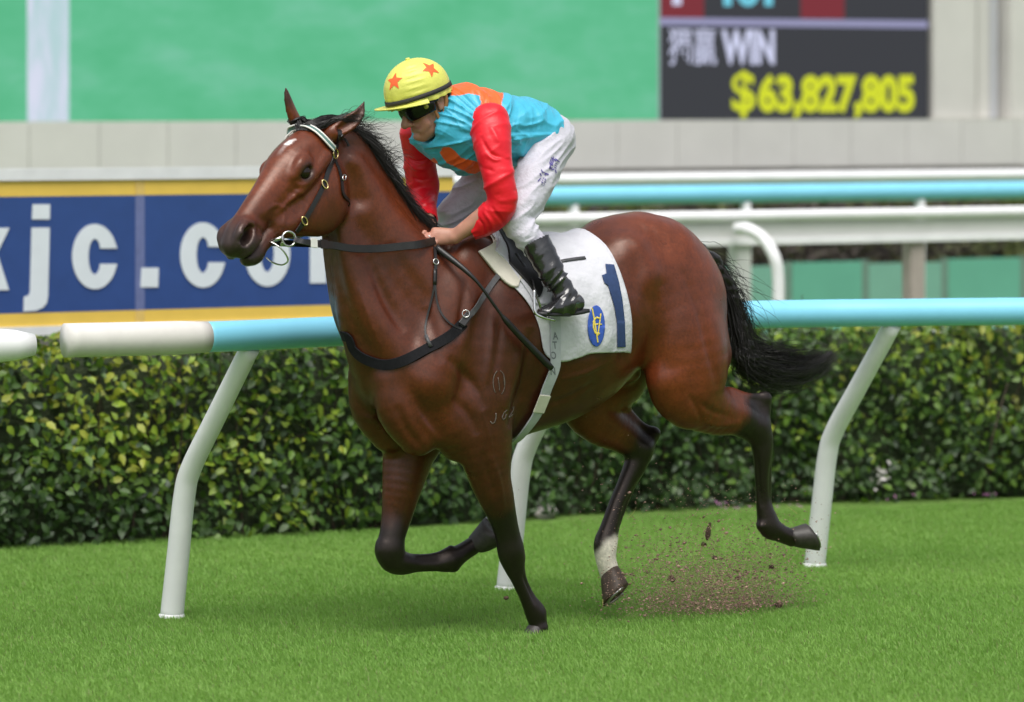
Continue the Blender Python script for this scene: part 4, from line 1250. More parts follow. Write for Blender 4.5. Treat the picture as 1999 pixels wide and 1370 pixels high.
for i in range(2600):
    t = rng.random() ** .8
    i0 = int(t * (len(full) * .62))
    base = full[i0] + randv(1) * np.array([.014, .02, .014])
    L = int(rng.uniform(.55, 1.0) * (len(full) - i0)) if rng.random() < .8 else int(rng.uniform(.3, .6) * (len(full) - i0))
    idx = np.clip(np.linspace(i0, min(i0 + max(L, 8), len(full) - 1 + 3), 14), 0, len(full) - 1).astype(int)
    path = full[idx].copy()
    sp = np.linspace(0, 1, 14)[:, None]
    width = .020 + .032 * np.sin(np.clip(sp * 1.15, 0, 1) * math.pi) ** .8
    offd = randv(1); offd = offd * np.array([.6, 1.0, 1.0])
    path = path + offd * width * (0.25 + .75 * sp ** .6)
    path += np.outer(sp[:, 0] ** 2, (-HF * rng.uniform(0, .05) + UP * rng.normal(0, .015)))
    path += .003 * np.sin(sp * rng.uniform(3, 7) + rng.uniform(0, 6)) * randv(1)
    path[0] = base
    cv.append(path)
# flyaway strands lifting from the dock
for i in range(260):
    k = int(rng.uniform(.02, .48) * len(full))
    p = full[k] + randv(.016)
    d = unit(-HF * rng.uniform(.6, 1.2) + UP * rng.uniform(-1.2, .15) + HN * rng.normal(0, .25))
    L = rng.uniform(.08, .24); cl = rng.uniform(-1.8, 1.8)
    sp = np.linspace(0, 1, 10)[:, None]
    path = p + d * sp * L + (UP * -.10 * rng.uniform(.3, 1.5)) * sp ** 2 + (-HF * .05 * cl) * np.sin(sp * 3.0) * sp + randv(.012) * sp ** 2
    cv.append(path)
strands('tail_hair', cv, .0014, m_hair, horse)

# mane
crest = catmull([hp(650, 232, 0), hp(690, 262, 0), hp(722, 306, 0), hp(750, 350, 0), hp(780, 398, 0), hp(815, 440, 0), hp(852, 478, 0)], 10)
def snap(p, off=0.0):
    l, nrm, _, _ = HBVH.find_nearest(Vector(p))
    return np.array(l) + np.array(nrm) * off, np.array(nrm)
cv = []
for i in range(3400):
    t = rng.random(); k = t * (len(crest) - 1); j = min(int(k), len(crest) - 2)
    p = crest[j] + (crest[j + 1] - crest[j]) * (k - j)
    T = unit(crest[min(j + 3, len(crest) - 1)] - crest[max(j - 3, 0)])
    p, nr = snap(p + HN * rng.normal(.004, .014))
    outw = unit(nr + UP * .3)
    side = HN * rng.normal(.15, .45)
    L = rng.uniform(.04, .115) * (1.0 - .25 * t)
    d = unit(T * rng.uniform(.6, 1.2) + outw * rng.uniform(.05, .55) + side * .5)
    sp = np.linspace(0, 1, 9)[:, None]
    path = p - nr * .004 + d * sp * L + (-UP * .35 * L + T * .3 * L) * sp ** 2 + randv(.007) * sp
    cv.append(path)
for i in range(170):                                            # wisps blown back behind the ears
    t = rng.random() ** 1.3 * .5; j = int(t * (len(crest) - 2))
    p, nr = snap(crest[j]); T = unit(crest[j + 2] - crest[j])
    L = rng.uniform(.06, .16); cl = rng.uniform(-1, 1)
    d = unit(-HF * rng.uniform(.6, 1.2) + UP * rng.uniform(-.2, .7) + HN * rng.normal(0, .3))
    sp = np.linspace(0, 1, 12)[:, None]
    perp = unit(np.cross(d, HN))
    cv.append(p + d * sp * L + perp * (.05 * cl * sp * np.sin(sp * 3.4)) + UP * (-.03) * sp ** 2)
strands('mane', cv, .0012, m_hair, horse)
cv = []
for i in range(1100):                                           # forelock swept back between the ears
    z = rng.normal(.006, .024); e = rng.uniform(-.02, .03)
    path = catmull([hd(.036 + rng.normal(0, .007), .03, z * .8), hd(.018, .04, z + .006), hd(-.01, .02, z * 1.2 + .012), hd(-.06 + e, -.02, z * 1.5 + .03), hd(-.11 + e, -.06, z * 1.6 + .05)], 3)
    lift = rng.random() ** 1.5
    o2 = []
    for q, p in enumerate(path):
        f = q / (len(path) - 1)
        o2.append(snap(p, .002 + .020 * math.sin(min(f * 1.3, 1) * math.pi) * lift + .02 * max(f - .6, 0) * lift)[0] + randv(.002) * f)
    cv.append(np.array(o2))
strands('forelock', cv, .0013, m_hair, horse)
# ------------------------------------------------------------------ tack
m_leather = simple_mat('black_leather', (.009, .0085, .0085), .40, .3, 40, .15, 300, .001, spec=.5)
m_web = simple_mat('black_webbing', (.007, .007, .009), .8, .3, 60, .4, 500, .001, spec=.2)
m_greystrap = simple_mat('worn_grey_strap', (.055, .055, .058), .5, .25, 60)
m_brass = simple_mat('brass', (.80, .62, .28), .25, .1, 40, metal=1.0)
m_steel = simple_mat('steel', (.62, .62, .60), .22, .1, 40, metal=1.0)
m_white = simple_mat('white_cotton', (.57, .57, .61), .8, .06, 14, .8, 14, .014)
m_whitepad = simple_mat('cream_pad', (.62, .59, .50), .8, .08, 30, .3, 200, .002)
m_navy = simple_mat('navy_felt', (.020, .045, .13), .8, .15, 60, .25, 500, .001)
m_royal = simple_mat('royal_blue', (.03, .09, .42), .7, .1, 50)
m_yellow = simple_mat('yellow_thread', (.78, .62, .10), .6, .1, 50)
m_greyband = simple_mat('grey_girth', (.42, .44, .47), .65, .08, 40, .3, 600, .001)
m_greyletter = simple_mat('girth_letter', (.16, .17, .19), .7, .1, 50)
m_greenband = simple_mat('green_browband', (.09, .17, .15), .5, .1, 50)
m_whiteleather = simple_mat('white_leather', (.75, .74, .70), .45, .05, 50)

def surf(u, v, off=0.0, bv=None, near=None):
    """point of the horse's skin under a photo pixel, with its normal"""
    d = np.array([(u - 999.5) / FPX, 1.0, -(v - 200.0) / FPX]); d = unit(d)
    l, nr, _, _ = (bv or HBVH).ray_cast(Vector(CAMP), Vector(d))
    if l is None and bv is None and near is not None:
        l, nr, _, _ = HBVH.find_nearest(Vector(px(u, v, near)))
    if l is None:
        return None, None
    nr = np.array(nr)
    if nr @ d > 0:
        nr = -nr
    return np.array(l) + nr * off, nr

def path_on(pts, off=.004, n=6, bv=None, smoothn=3):
    """3-D control points -> dense path hugging the skin"""
    C_ = catmull(pts, n)
    P, Nn = [], []
    for c in C_:
        l, nr, _, _ = (bv or HBVH).find_nearest(Vector(c))
        P.append(np.array(l)); Nn.append(np.array(nr))
    P, Nn = np.array(P), np.array(Nn)
    for _ in range(smoothn):
        P[1:-1] = (P[:-2] + 2 * P[1:-1] + P[2:]) / 4
        Nn[1:-1] = (Nn[:-2] + 2 * Nn[1:-1] + Nn[2:]) / 4
    Nn /= np.linalg.norm(Nn, axis=1)[:, None]
    return P + Nn * off, Nn

def pixpath(pix):
    out = []
    for u, v in pix:
        p, _ = surf(u, v)
        if p is not None:
            out.append(p)
    return out

def strap(name, pts, w, th, mat, parent, off=.004, n=6):
    P, Nn = path_on(pts, off, n)
    V, F = ribbon_vf(P, Nn, w, th)
    return mesh_obj(name, V, F, mat, parent, sm=False), P, Nn

def ring(name, c, nrm, r, t, mat, parent, sx=1.0, xdir=None, seg=28):
    nrm = unit(nrm); x = unit(np.cross(nrm, UP)) if xdir is None else unit(np.asarray(xdir) - nrm * (np.asarray(xdir) @ nrm)); y = np.cross(nrm, x)
    a = np.linspace(0, 2 * math.pi, seg + 1)
    pts = np.array([c + x * math.cos(q) * r * sx + y * math.sin(q) * r for q in a])
    V, F = tube_vf(pts, t, 8, False)
    return mesh_obj(name, V, F, mat, parent)

bridle = empty('bridle', hd(.1, -.1, .1), 'black leather bridle with brass rings and green and white browband on the bay horse', 'bridle')
RING = surf(650, 300, .012)[0]
ringN = surf(650, 300)[1]
# browband: green band between two white edges, over the forehead to the far temple
bb = pixpath([(647, 292), (640, 284), (626, 269), (604, 253), (584, 246), (570, 250)]) + [hd(.09, -.05, -.09), hd(.08, -.10, -.095)]
bo, P, Nn = strap('browband', bb, .017, .004, m_greenband, bridle, .012)
T = np.gradient(P, axis=0); T /= np.linalg.norm(T, axis=1)[:, None]
S = np.cross(Nn, T)
for sgn in (-1, 1):
    V, F = tube_vf(P + S * sgn * .0105 + Nn * .003, .0036, 8)
    mesh_obj('white_edging', V, F, m_whiteleather, bo)
ring('brass_ring', RING, ringN, .019, .0028, m_brass, bridle)
# headpiece behind the ear
hp_pts = [RING - ringN * .012] + pixpath([(656, 280), (663, 264)]) + [hd(-.045, -.03, .05), hd(-.05, .0, 0), hd(-.045, -.03, -.05), hd(.0, -.07, -.085), hd(.08, -.1, -.095)]
strap('headpiece', hp_pts, .020, .004, m_leather, bridle, .005)
strap('strap_end', pixpath([(664, 262), (670, 273), (677, 286)]), .010, .004, m_leather, bridle, .010)
# cheekpiece
strap('cheekpiece', [RING - ringN * .012] + pixpath([(640, 330), (631, 361), (611, 399), (592, 431), (577, 452)]), .019, .004, m_leather, bridle, .005)
for (u, v), ang in (((631, 361), 0), ((591, 431), 0), ):
    c, nr = surf(u, v, .013)
    ring('buckle', c, nr, .018, .0028, m_brass, bridle, sx=.6, xdir=np.array([.9, 0, .45]))
# throatlash
tl_ = [RING - ringN * .012] + pixpath([(658, 326), (665, 350), (668, 380)]) + [hd(.085, -.27, .055), hd(.09, -.295, 0), hd(.085, -.27, -.055), hd(.06, -.17, -.09), hd(.08, -.1, -.095)]
strap('throatlash', tl_, .014, .004, m_leather, bridle, .005)
c, nr = surf(667, 348, .013)
if c is not None:
    ring('buckle', c, nr, .015, .0022, m_steel, bridle, sx=.55, xdir=np.array([.9, 0, -.4]))
# bit
HY = hd(.42, -.15, .06)[1]
BIT = px(564, 466, surf(563, 466, .012, near=HY)[0][1] - .01)
ring('bit_ring', BIT, np.array([.45, -.85, .1]), .028, .0042, m_steel, bridle)
mc = surf(528, 470, .002, near=HY)[0]
V, F = tube_vf([mc, (mc + BIT) / 2 + np.array([0, -.01, .006]), BIT + np.array([-.022, -.004, .012])], [.006, .007, .006], 10); mesh_obj('bit_bar', V, F, m_steel, bridle)
V, F = tube_vf([BIT + np.array([-.024, -.006, .014]), BIT + np.array([-.026, -.006, -.028])], .007, 10); mesh_obj('bit_cheek', V, F, m_steel, bridle)
Yb = mc[1]
loop = catmull([px(527, 471, Yb), px(545, 482, Yb - .012), px(557, 495, Yb - .006), px(562, 509, Yb + .01), px(550, 517, Yb + .03), px(532, 512, Yb + .05), px(520, 503, Yb + .075)], 6)
V, F = tube_vf(loop, .0034, 8); mesh_obj('chin_ring', V, F, m_steel, bridle)

# hands sit here (used by reins, whip and jockey)
HANDN = 0.11
GRIP = hp(842, 472, HANDN)
def air(u, v, off=.03):
    t = (u - 575) / (842 - 575.0)
    Y = BIT[1] * (1 - t) + GRIP[1] * t
    p, nr = surf(u, v)
    if p is not None:
        Y = min(Y, p[1] - off)
    return px(u, v, Y)
rein_pts = [BIT + np.array([.02, -.012, -.004]), px(600, 473, BIT[1] - .012), air(650, 479), air(690, 485), air(740, 485), air(790, 480), air(818, 477, .035), GRIP + np.array([.012, -.006, .004])]
P = catmull(rein_pts, 8)
Nn = np.tile(unit(HN + UP * .15), (len(P), 1))
V, F = ribbon_vf(P, Nn, np.interp(np.linspace(0, 1, len(P)), [0, .12, .22, 1], [.020, .022, .030, .032]), .006)
rein = mesh_obj('rein', V, F, m_leather, bridle, sm=False)
for k in (9, 12):
    V, F = ribbon_vf(P[k:k + 3] + Nn[k:k + 3] * .005, Nn[k:k + 3], .036, .003); mesh_obj('keeper', V, F, m_whiteleather if k == 9 else m_leather, rein, sm=False)
far_pts = [hd(.46, -.15, -.06), hd(.34, -.24, -.12), hp(700, 478, -.16), hp(770, 476, -.15), hp(838, 462, -.05)]
P = catmull(far_pts, 8); V, F = ribbon_vf(P, np.tile(-HN, (len(P), 1)), .026, .005); mesh_obj('rein', V, F, m_leather, bridle, sm=False)

# breastplate
breast = empty('breastplate', surf(760, 700)[0], 'black breastplate strap round the chest of the bay horse, grey strap to saddle', 'breastplate')
bp_ = [hp(700, 640, -.20)] + pixpath([(678, 655), (690, 680), (711, 699), (748, 712), (788, 704), (835, 680), (875, 658), (905, 631)])
strap('chest_band', bp_, .042, .006, m_web, breast, .005)
strap('saddle_strap', pixpath([(900, 636), (916, 615), (939, 581), (966, 547), (985, 523)]), .023, .004, m_greystrap, breast, .010)
for k, (u, v) in enumerate(((908, 624),)):
    c, nr = surf(u, v, .016)
    bevel_box('buckle', c, unit(np.cross(nr, unit(np.array([.55, 0, .83])))) * .015, unit(np.array([.55, .35, .75])) * .028, nr * .006, m_leather, breast, .003)
    ring('buckle_frame', c + nr * .008 + UP * .02, nr, .014, .002, m_steel, breast)
strap('neck_strap', pixpath([(846, 484), (848, 500), (849, 530), (848, 560)]), .013, .004, m_leather, breast, .006)
strap('neck_strap', pixpath([(848, 556), (842, 591), (831, 632), (832, 655), (838, 676)]), .008, .004, m_leather, breast, .008)
strap('neck_strap', pixpath([(849, 556), (853, 585), (862, 613), (880, 634), (901, 643)]), .008, .004, m_leather, breast, .008)
c, nr = surf(849, 512, .010); ring('buckle_frame', c, nr, .011, .0022, m_steel, breast)
V, F = ribbon_vf(*[np.array(q) for q in zip(*[(surf(848, v, .009)[0], surf(848, v)[1]) for v in (526, 536, 548, 556)])], .015, .005); mesh_obj('keeper', V, F, m_leather, breast)
V, F = ribbon_vf(*[np.array(q) for q in zip(*[(surf(u, v, .012)[0], surf(u, v)[1]) for u, v in ((832, 656), (836, 667), (841, 678))])], .014, .003); mesh_obj('tab', V, F, m_greystrap, breast)

# saddle cloth: wraps the back; columns run along the horse, rows from near hem over the spine to the far hem
def smoothed_bvh(off):
    return None
def wrap_sheet(name, hem_pix, front_pix, nrows, ncols, off, th, mat, parent, farfrac=.9, wob=.010):
    """near hem given as (u, v) list front->rear, upper edge points on the spine given by front_pix (list of (u,v) at n=0)"""
    hem = catmull([surf(u, v)[0] for u, v in hem_pix], 8)
    top = catmull([hp(u, v, 0) for u, v in front_pix], 8)
    a = np.linspace(0, 1, ncols)
    hem = np.stack([np.interp(a, np.linspace(0, 1, len(hem)), hem[:, k]) for k in range(3)], 1)
    top = np.stack([np.interp(a, np.linspace(0, 1, len(top)), top[:, k]) for k in range(3)], 1)
    V = np.zeros((nrows * 2 - 1, ncols, 3)); Nr = np.zeros_like(V)
    for c in range(ncols):
        axis = top[c] * .35 + (hem[c] - HN * ((hem[c] - HP0) @ HN)) * .65      # point inside the barrel
        for r in range(nrows):
            t = r / (nrows - 1)
            q = hem[c] * (1 - t) + top[c] * t
            dirv = unit(q - axis)
            bulge = axis + dirv * .8
            l, nr, _, _ = HBVH.ray_cast(Vector(bulge), Vector(-dirv))
            V[r, c] = l; Nr[r, c] = nr
        for r in range(1, nrows):
            p = V[nrows - 1 - r, c]
            V[nrows - 1 + r, c] = p - 2 * HN * ((p - HP0) @ HN)
            nn = Nr[nrows - 1 - r, c]; Nr[nrows - 1 + r, c] = nn - 2 * HN * (nn @ HN)
    for _ in range(6):
        for A in (V, Nr):
            A[1:-1, 1:-1] = (A[1:-1, 1:-1] * 2 + A[:-2, 1:-1] + A[2:, 1:-1] + A[1:-1, :-2] + A[1:-1, 2:]) / 6
    Nr /= np.linalg.norm(Nr, axis=2)[..., None]
    R = V.shape[0]
    P = V.reshape(-1, 3); Nf = Nr.reshape(-1, 3)
    w = vnoise(np.stack([(P - HP0) @ HF * 16, (P - HP0) @ UP * 5, 0 * P[:, 0]], 1)) * wob
    P = P + Nf * (off + w)[:, None] if np.ndim(w) else P
    n = R * ncols
    Vv = np.vstack([P, P + Nf * th])
    F = []
    for r in range(R - 1):
        for c in range(ncols - 1):
            i = r * ncols + c
            F.append((i, i + 1, i + ncols + 1, i + ncols)); F.append((n + i, n + i + ncols, n + i + ncols + 1, n + i + 1))
    for r in range(R - 1):
        for c in (0, ncols - 1):
            i = r * ncols + c; F.append((i, i + ncols, n + i + ncols, n + i))
    for c in range(ncols - 1):
        for r in (0, R - 1):
            i = r * ncols + c; F.append((i, i + 1, n + i + 1, n + i))
    o = mesh_obj(name, Vv, F, mat, parent)
    bm = bmesh.new(); bm.from_mesh(o.data); bmesh.ops.recalc_face_normals(bm, faces=bm.faces); bm.to_mesh(o.data); bm.free()
    return o, Vv, F

cloth = empty('saddle_cloth', surf(1150, 600)[0], 'white saddle cloth bearing a navy number 1 on the back of the bay horse', 'saddle cloth')
co, CV, CF = wrap_sheet('cloth', [(952, 512), (985, 545), (1015, 575), (1038, 606), (1052, 640), (1062, 690), (1093, 705), (1125, 697), (1156, 688), (1192, 687), (1226, 687)],
                        [(930, 474), (945, 470), (960, 468), (985, 465), (1010, 462), (1045, 458), (1080, 452), (1100, 450), (1112, 449), (1122, 448), (1132, 447)], 40, 90, .010, .006, m_white, cloth)
CBVH = BVHTree.FromPolygons([tuple(p) for p in CV], CF)
def on_cloth(u, v, off=.002):
    return surf(u, v, off, CBVH)
def patch(name, poly, mat, parent, off=.003, res=3.0, bv=None, th=.0015):
    """flat printed or sewn piece: polygon in picture units laid onto the cloth below it, as its own thin sheet"""
    bm = bmesh.new()
    f = bm.faces.new([bm.verts.new((u, v, 0)) for u, v in poly])
    bmesh.ops.triangulate(bm, faces=[f])
    us = [p[0] for p in poly]; vs_ = [p[1] for p in poly]
    for k in range(int((max(us) - min(us)) / res) + 1):
        bmesh.ops.bisect_plane(bm, geom=bm.verts[:] + bm.edges[:] + bm.faces[:], plane_co=(min(us) + k * res, 0, 0), plane_no=(1, 0, 0))
    for k in range(int((max(vs_) - min(vs_)) / res) + 1):
        bmesh.ops.bisect_plane(bm, geom=bm.verts[:] + bm.edges[:] + bm.faces[:], plane_co=(0, min(vs_) + k * res, 0), plane_no=(0, 1, 0))
    bad = []
    for w in bm.verts:
        p, nr = surf(w.co.x, w.co.y, off, bv)
        if p is None: bad.append(w)
        else: w.co = Vector(p)
    if bad: bmesh.ops.delete(bm, geom=bad, context='VERTS')
    bmesh.ops.recalc_face_normals(bm, faces=bm.faces)
    me = bpy.data.meshes.new(name); bm.to_mesh(me); bm.free(); smooth(me); me.materials.append(mat)
    o = bpy.data.objects.new(name, me); COL.objects.link(o); setparent(o, parent)
    sm_ = o.modifiers.new('t', 'SOLIDIFY'); sm_.thickness = th; sm_.offset = 0
    return o
def poly_stroke(pts, w, closed=False):
    """thick polyline -> polygon (pixel space)"""
    P = np.asarray(pts, float); T = np.gradient(P, axis=0); T /= np.linalg.norm(T, axis=1)[:, None]
    Nq = np.stack([-T[:, 1], T[:, 0]], 1) * (np.asarray(w).reshape(-1, 1) if np.ndim(w) else w) / 2
    return [tuple(q) for q in np.vstack([P + Nq, (P - Nq)[::-1]])]
patch('number', [(1181, 516), (1198, 517), (1207, 550), (1214, 585), (1219, 628), (1220, 677), (1204, 678), (1203, 628), (1198, 598), (1190, 572), (1186, 558), (1179, 553), (1174, 538), (1183, 534)], m_navy, cloth, .004, 4, CBVH)
em = [(1163 + 17 * math.cos(a), 636 + 40 * math.sin(a)) for a in np.linspace(0, 2 * math.pi, 28, endpoint=False)]
emb = patch('emblem', em, m_royal, cloth, .004, 5, CBVH)
def yel(pts, w):
    patch('stitching', poly_stroke(pts, w), m_yellow, emb, .0062, 3, CBVH)
yel([(1154, 601), (1160, 630), (1166, 668)], 2.6)
yel([(1172, 612), (1168, 640), (1166, 655)], 2.2)
yel([(1171, 622), (1163, 619), (1157, 627), (1157, 640), (1161, 650), (1170, 651)], 3.2)
yel([(1157, 634), (1166, 632), (1174, 633)], 2.2)
strap_p = [on_cloth(u, v, .002) for u, v in ((1090, 512), (1105, 509), (1125, 506), (1142, 504))]
V, F = ribbon_vf([p for p, _ in strap_p], [q for _, q in strap_p], .015, .004)
mesh_obj('keeper_strap', V, F, m_greystrap, cloth)

# saddle: pad, flaps, girth, stirrups
saddle = empty('racing_saddle', surf(1000, 520)[0], 'small black racing saddle with cream pad and grey girth strapped over the white cloth', 'saddle')
wrap_sheet('pad', [(932, 492), (950, 515), (975, 544), (995, 560), (1008, 562), (1012, 552), (1020, 545)], [(922, 476), (930, 474), (940, 472), (950, 470), (960, 468), (970, 466), (980, 465)], 26, 34, .004, .014, m_whitepad, saddle, wob=.002)
wrap_sheet('flap', [(990, 520), (1010, 540), (1028, 560), (1040, 577), (1046, 583), (1050, 580), (1053, 574)], [(955, 469), (965, 468), (975, 467), (985, 465), (1000, 463), (1015, 461), (1030, 460)], 28, 40, .020, .008, m_leather, saddle, wob=.003)
wrap_sheet('lining', [(960, 492), (985, 515), (1005, 540), (1030, 575), (1040, 592), (1062, 596), (1075, 585)], [(938, 472), (948, 470), (960, 468), (975, 466), (1000, 463), (1020, 460), (1045, 457)], 28, 40, .017, .004, m_white, saddle, wob=.006)
gp = [on_cloth(u, v)[0] for u, v in ((1080, 560), (1082, 610), (1084, 650), (1083, 680))] + pixpath([(1080, 712), (1066, 748), (1056, 775), (1043, 805), (1015, 842)])
gp = gp + [gp[-1] - HN * .18 - UP * .02, gp[-1] - HN * .42 + UP * .10]
gpath = catmull(gp, 6)
P, Nn = path_on(gp, .018, 6)
V, F = ribbon_vf(P, Nn, .046, .005)
girth = mesh_obj('girth', V, F, m_greyband, saddle, sm=False)
GBVH = BVHTree.FromPolygons([tuple(p) for p in V], F)

def text_polys(body, size=1.0, bold=0.0):
    """glyph outlines of a string as a flat mesh (unit-height letters), fonts built into Blender"""
    cu = bpy.data.curves.new('t', 'FONT'); cu.body = body; cu.size = size; cu.offset = bold; cu.resolution_u = 4
    cu.align_x = 'CENTER'
    o = bpy.data.objects.new('t', cu); COL.objects.link(o)
    dg = bpy.context.evaluated_depsgraph_get(); ev = o.evaluated_get(dg)
    me = ev.to_mesh()
    V = np.array([v.co[:] for v in me.vertices]); F = [tuple(p.vertices) for p in me.polygons]
    ev.to_mesh_clear(); bpy.data.objects.remove(o); bpy.data.curves.remove(cu)
    return V, F
def decal_text(name, body, mapping, mat, parent, bold=0.0, bv=None, off=.002, sub=0):
    """lay glyphs on a surface: mapping(x, y) -> photo pixel"""
    V, F = text_polys(body, 1.0, bold)
    bm = bmesh.new(); vs_ = [bm.verts.new(tuple(v)) for v in V]
    for f in F:
        try: bm.faces.new([vs_[i] for i in f])
        except ValueError: pass
    for _ in range(sub):
        bmesh.ops.triangulate(bm, faces=bm.faces[:])
        bmesh.ops.subdivide_edges(bm, edges=bm.edges[:], cuts=1)
    bad = []
    for w in bm.verts:
        u, v = mapping(w.co.x, w.co.y)
        p, nr = surf(u, v, off, bv)
        if p is None: bad.append(w)
        else: w.co = Vector(p)
    if bad: bmesh.ops.delete(bm, geom=bad, context='VERTS')
    me = bpy.data.meshes.new(name); bm.to_mesh(me); bm.free(); me.materials.append(mat)
    o = bpy.data.objects.new(name, me); COL.objects.link(o); setparent(o, parent)
    return o
for ch, u, v in (('A', 1084, 655), ('T', 1083, 673), ('O', 1080, 693), ('N', 1079, 724)):
    decal_text('letter', ch, lambda x, y, u=u, v=v: (u + (x - .0) * 14 - (y - .36) * 2, v - (y - .36) * 20), m_greyletter, girth, .025, GBVH, .0008)
# buckle guard near the bottom of the girth
c, nr = surf(1052, 782, .026)
gd = unit(surf(1043, 805)[0] - surf(1066, 748)[0])
bevel_box('buckle_guard', c, unit(np.cross(nr, gd)) * .026, gd * .04, nr * .003, m_whitepad, girth, .003)
# stirrup iron under the boot + leather
SY = 0.40
st = [hp(1043, 566, SY - .02), hp(1043, 590, SY - .01), hp(1046, 611, SY), hp(1060, 619, SY + .01), hp(1082, 625, SY + .01)]
V, F = tube_vf(catmull(st, 6), .0055, 10); stirrup = mesh_obj('stirrup_iron', V, F, m_steel, saddle)
st2 = [hp(1043, 566, SY - .02), hp(1052, 590, SY - .08), hp(1060, 612, SY - .10), hp(1072, 621, SY - .09), hp(1082, 625, SY + .01)]
V, F = tube_vf(catmull(st2, 6), .0055, 10); mesh_obj('stirrup_iron', V, F, m_steel, saddle)
lp = [on_cloth(u, v, .012)[0] for u, v in ((1005, 500), (1022, 525), (1036, 550))] + [hp(1043, 566, SY - .02)]
P = catmull(lp, 6); V, F = ribbon_vf(P, np.tile(HN, (len(P), 1)), .018, .004); mesh_obj('stirrup_leather', V, F, m_leather, saddle)

# whip: held in the near hand, lying along the shoulder
W0 = GRIP + np.array([.02, -.03, -.02])
wp_ = [W0, surf(915, 554, .06)[0], surf(983, 628, .055)[0], surf(1067, 712, .05)[0]]
Pw = catmull(wp_, 14)
tt = np.linspace(0, 1, len(Pw))
Rw = np.interp(tt, [0, .12, .30, .36, .62, .66, .97, 1], [.0135, .013, .009, .0065, .006, .0125, .0145, .012])
V, F = tube_vf(Pw, Rw, 12)
whip = mesh_obj('riding_whip', V, F, m_leather, None)
tag(whip, 'black riding whip with padded end, held across the horse shoulder by the jockey', 'whip')
# brand marks on the shoulder: hair grown white over the freeze marks
m_brand = simple_mat('brand_hair', (.11, .085, .07), .7, .3, 90)
def brand(pts, w):
    patch('brand_mark', poly_stroke(pts, w), m_brand, horse, .0012, 4, HBVH, th=.0008)
oval = lambda a0, a1: [(974 + 11.5 * math.cos(a), 747 + 24 * math.sin(a)) for a in np.linspace(a0, a1, 14)]
brand(oval(2.2, 4.4), 1.6); brand(oval(-1.4, 1.2), 1.4)
brand([(972, 736), (974, 750), (975, 763)], 1.3); brand([(983, 731), (984, 745), (985, 757)], 1.3)
brand([(968, 806), (968, 816), (965, 825), (960, 826), (957, 822)], 2.2)
brand([(990, 800), (984, 805), (980, 814), (982, 819), (986, 816), (988, 808)], 2.0)
brand([(998, 797), (1003, 793), (1001, 802), (995, 811), (993, 815)], 2.0); brand([(993, 815), (998, 812), (1001, 808)], 2.0)
# ------------------------------------------------------------------ the jockey
JO = hp(841, 205, -.01)
_y, _p = math.radians(27), math.radians(19)
_h = np.array([-math.cos(_y), -math.sin(_y), 0.0])
JF = _h * math.cos(_p) - UP * math.sin(_p)
JU = _h * math.sin(_p) + UP * math.cos(_p)
JL = np.array([math.sin(_y), -math.cos(_y), 0.0])
def jd(x, y, z=0.0):
    return JO + x * JF + y * JU + z * JL
def jn(x, y, z, a, b):
    return (*jd(x, y, z), a, b)
def mir(P):
    P = np.asarray(P, float); return P - 2 * HN * ((P - HP0) @ HN)

J = dict(
    pelvis=hp(1062, 272, 0), waist=hp(1010, 258, 0), chest=hp(940, 258, 0), upper=hp(892, 246, -.01), neck=hp(876, 236, -.01),
    nsh=hp(956, 246, .17), nel=hp(982, 396, .27), nwr=hp(888, 461, .13), nha=hp(860, 462, .10),
    fsh=hp(822, 268, -.20), fel=hp(826, 372, -.25), fwr=hp(836, 436, -.05), fha=hp(838, 456, -.01),
    nhip=hp(1078, 282, .11), nkn=hp(1003, 428, .23), nan=hp(1102, 566, .36), nhe=hp(1128, 598, .37), nto=hp(1052, 604, .39))
for a in ('hip', 'kn', 'an', 'he', 'to'):
    J['f' + a] = mir(J['n' + a])
def jc(P, a, b):
    return (*P, a, b)
def mix(P, Q, t):
    return np.asarray(P) * (1 - t) + np.asarray(Q) * t

jlo = np.min([J[k] for k in J] + [jd(.2, 0, 0)], 0) - .22
jhi = np.max([J[k] for k in J] + [jd(0, .2, 0)], 0) + .22

# ---- skin: one continuous body, clothes over it
JH = .0048
FB = Field(jlo, jhi, JH)
C = lambda nodes, k=.025, **kw: FB.chain(nodes, k, N=kw.pop('N', HN), **kw)
C([jc(J['pelvis'], .07, .11), jc(J['waist'], .07, .10), jc(J['chest'], .09, .12), jc(J['upper'], .08, .12)])
C([jc(J['upper'], .06, .06), jc(J['neck'], .055, .055), jn(-.02, -.05, 0, .055, .055)])
for s in 'nf':
    C([jc(J[s + 'sh'], .045, .045), jc(mix(J[s + 'sh'], J[s + 'el'], .5), .042, .042), jc(J[s + 'el'], .036 if s == 'n' else .030, .036 if s == 'n' else .030), jc(mix(J[s + 'el'], J[s + 'wr'], .35), *((.040, .038) if s == 'n' else (.026, .026))), jc(J[s + 'wr'], .026, .030)])
    C([jc(J[s + 'hip'], .055, .055), jc(mix(J[s + 'hip'], J[s + 'kn'], .5), .05, .05), jc(J[s + 'kn'], .036, .036), jc(mix(J[s + 'kn'], J[s + 'an'], .35), .034, .034), jc(J[s + 'an'], .03, .03), jc(mix(J[s + 'he'], J[s + 'to'], .2), .03, .03)])
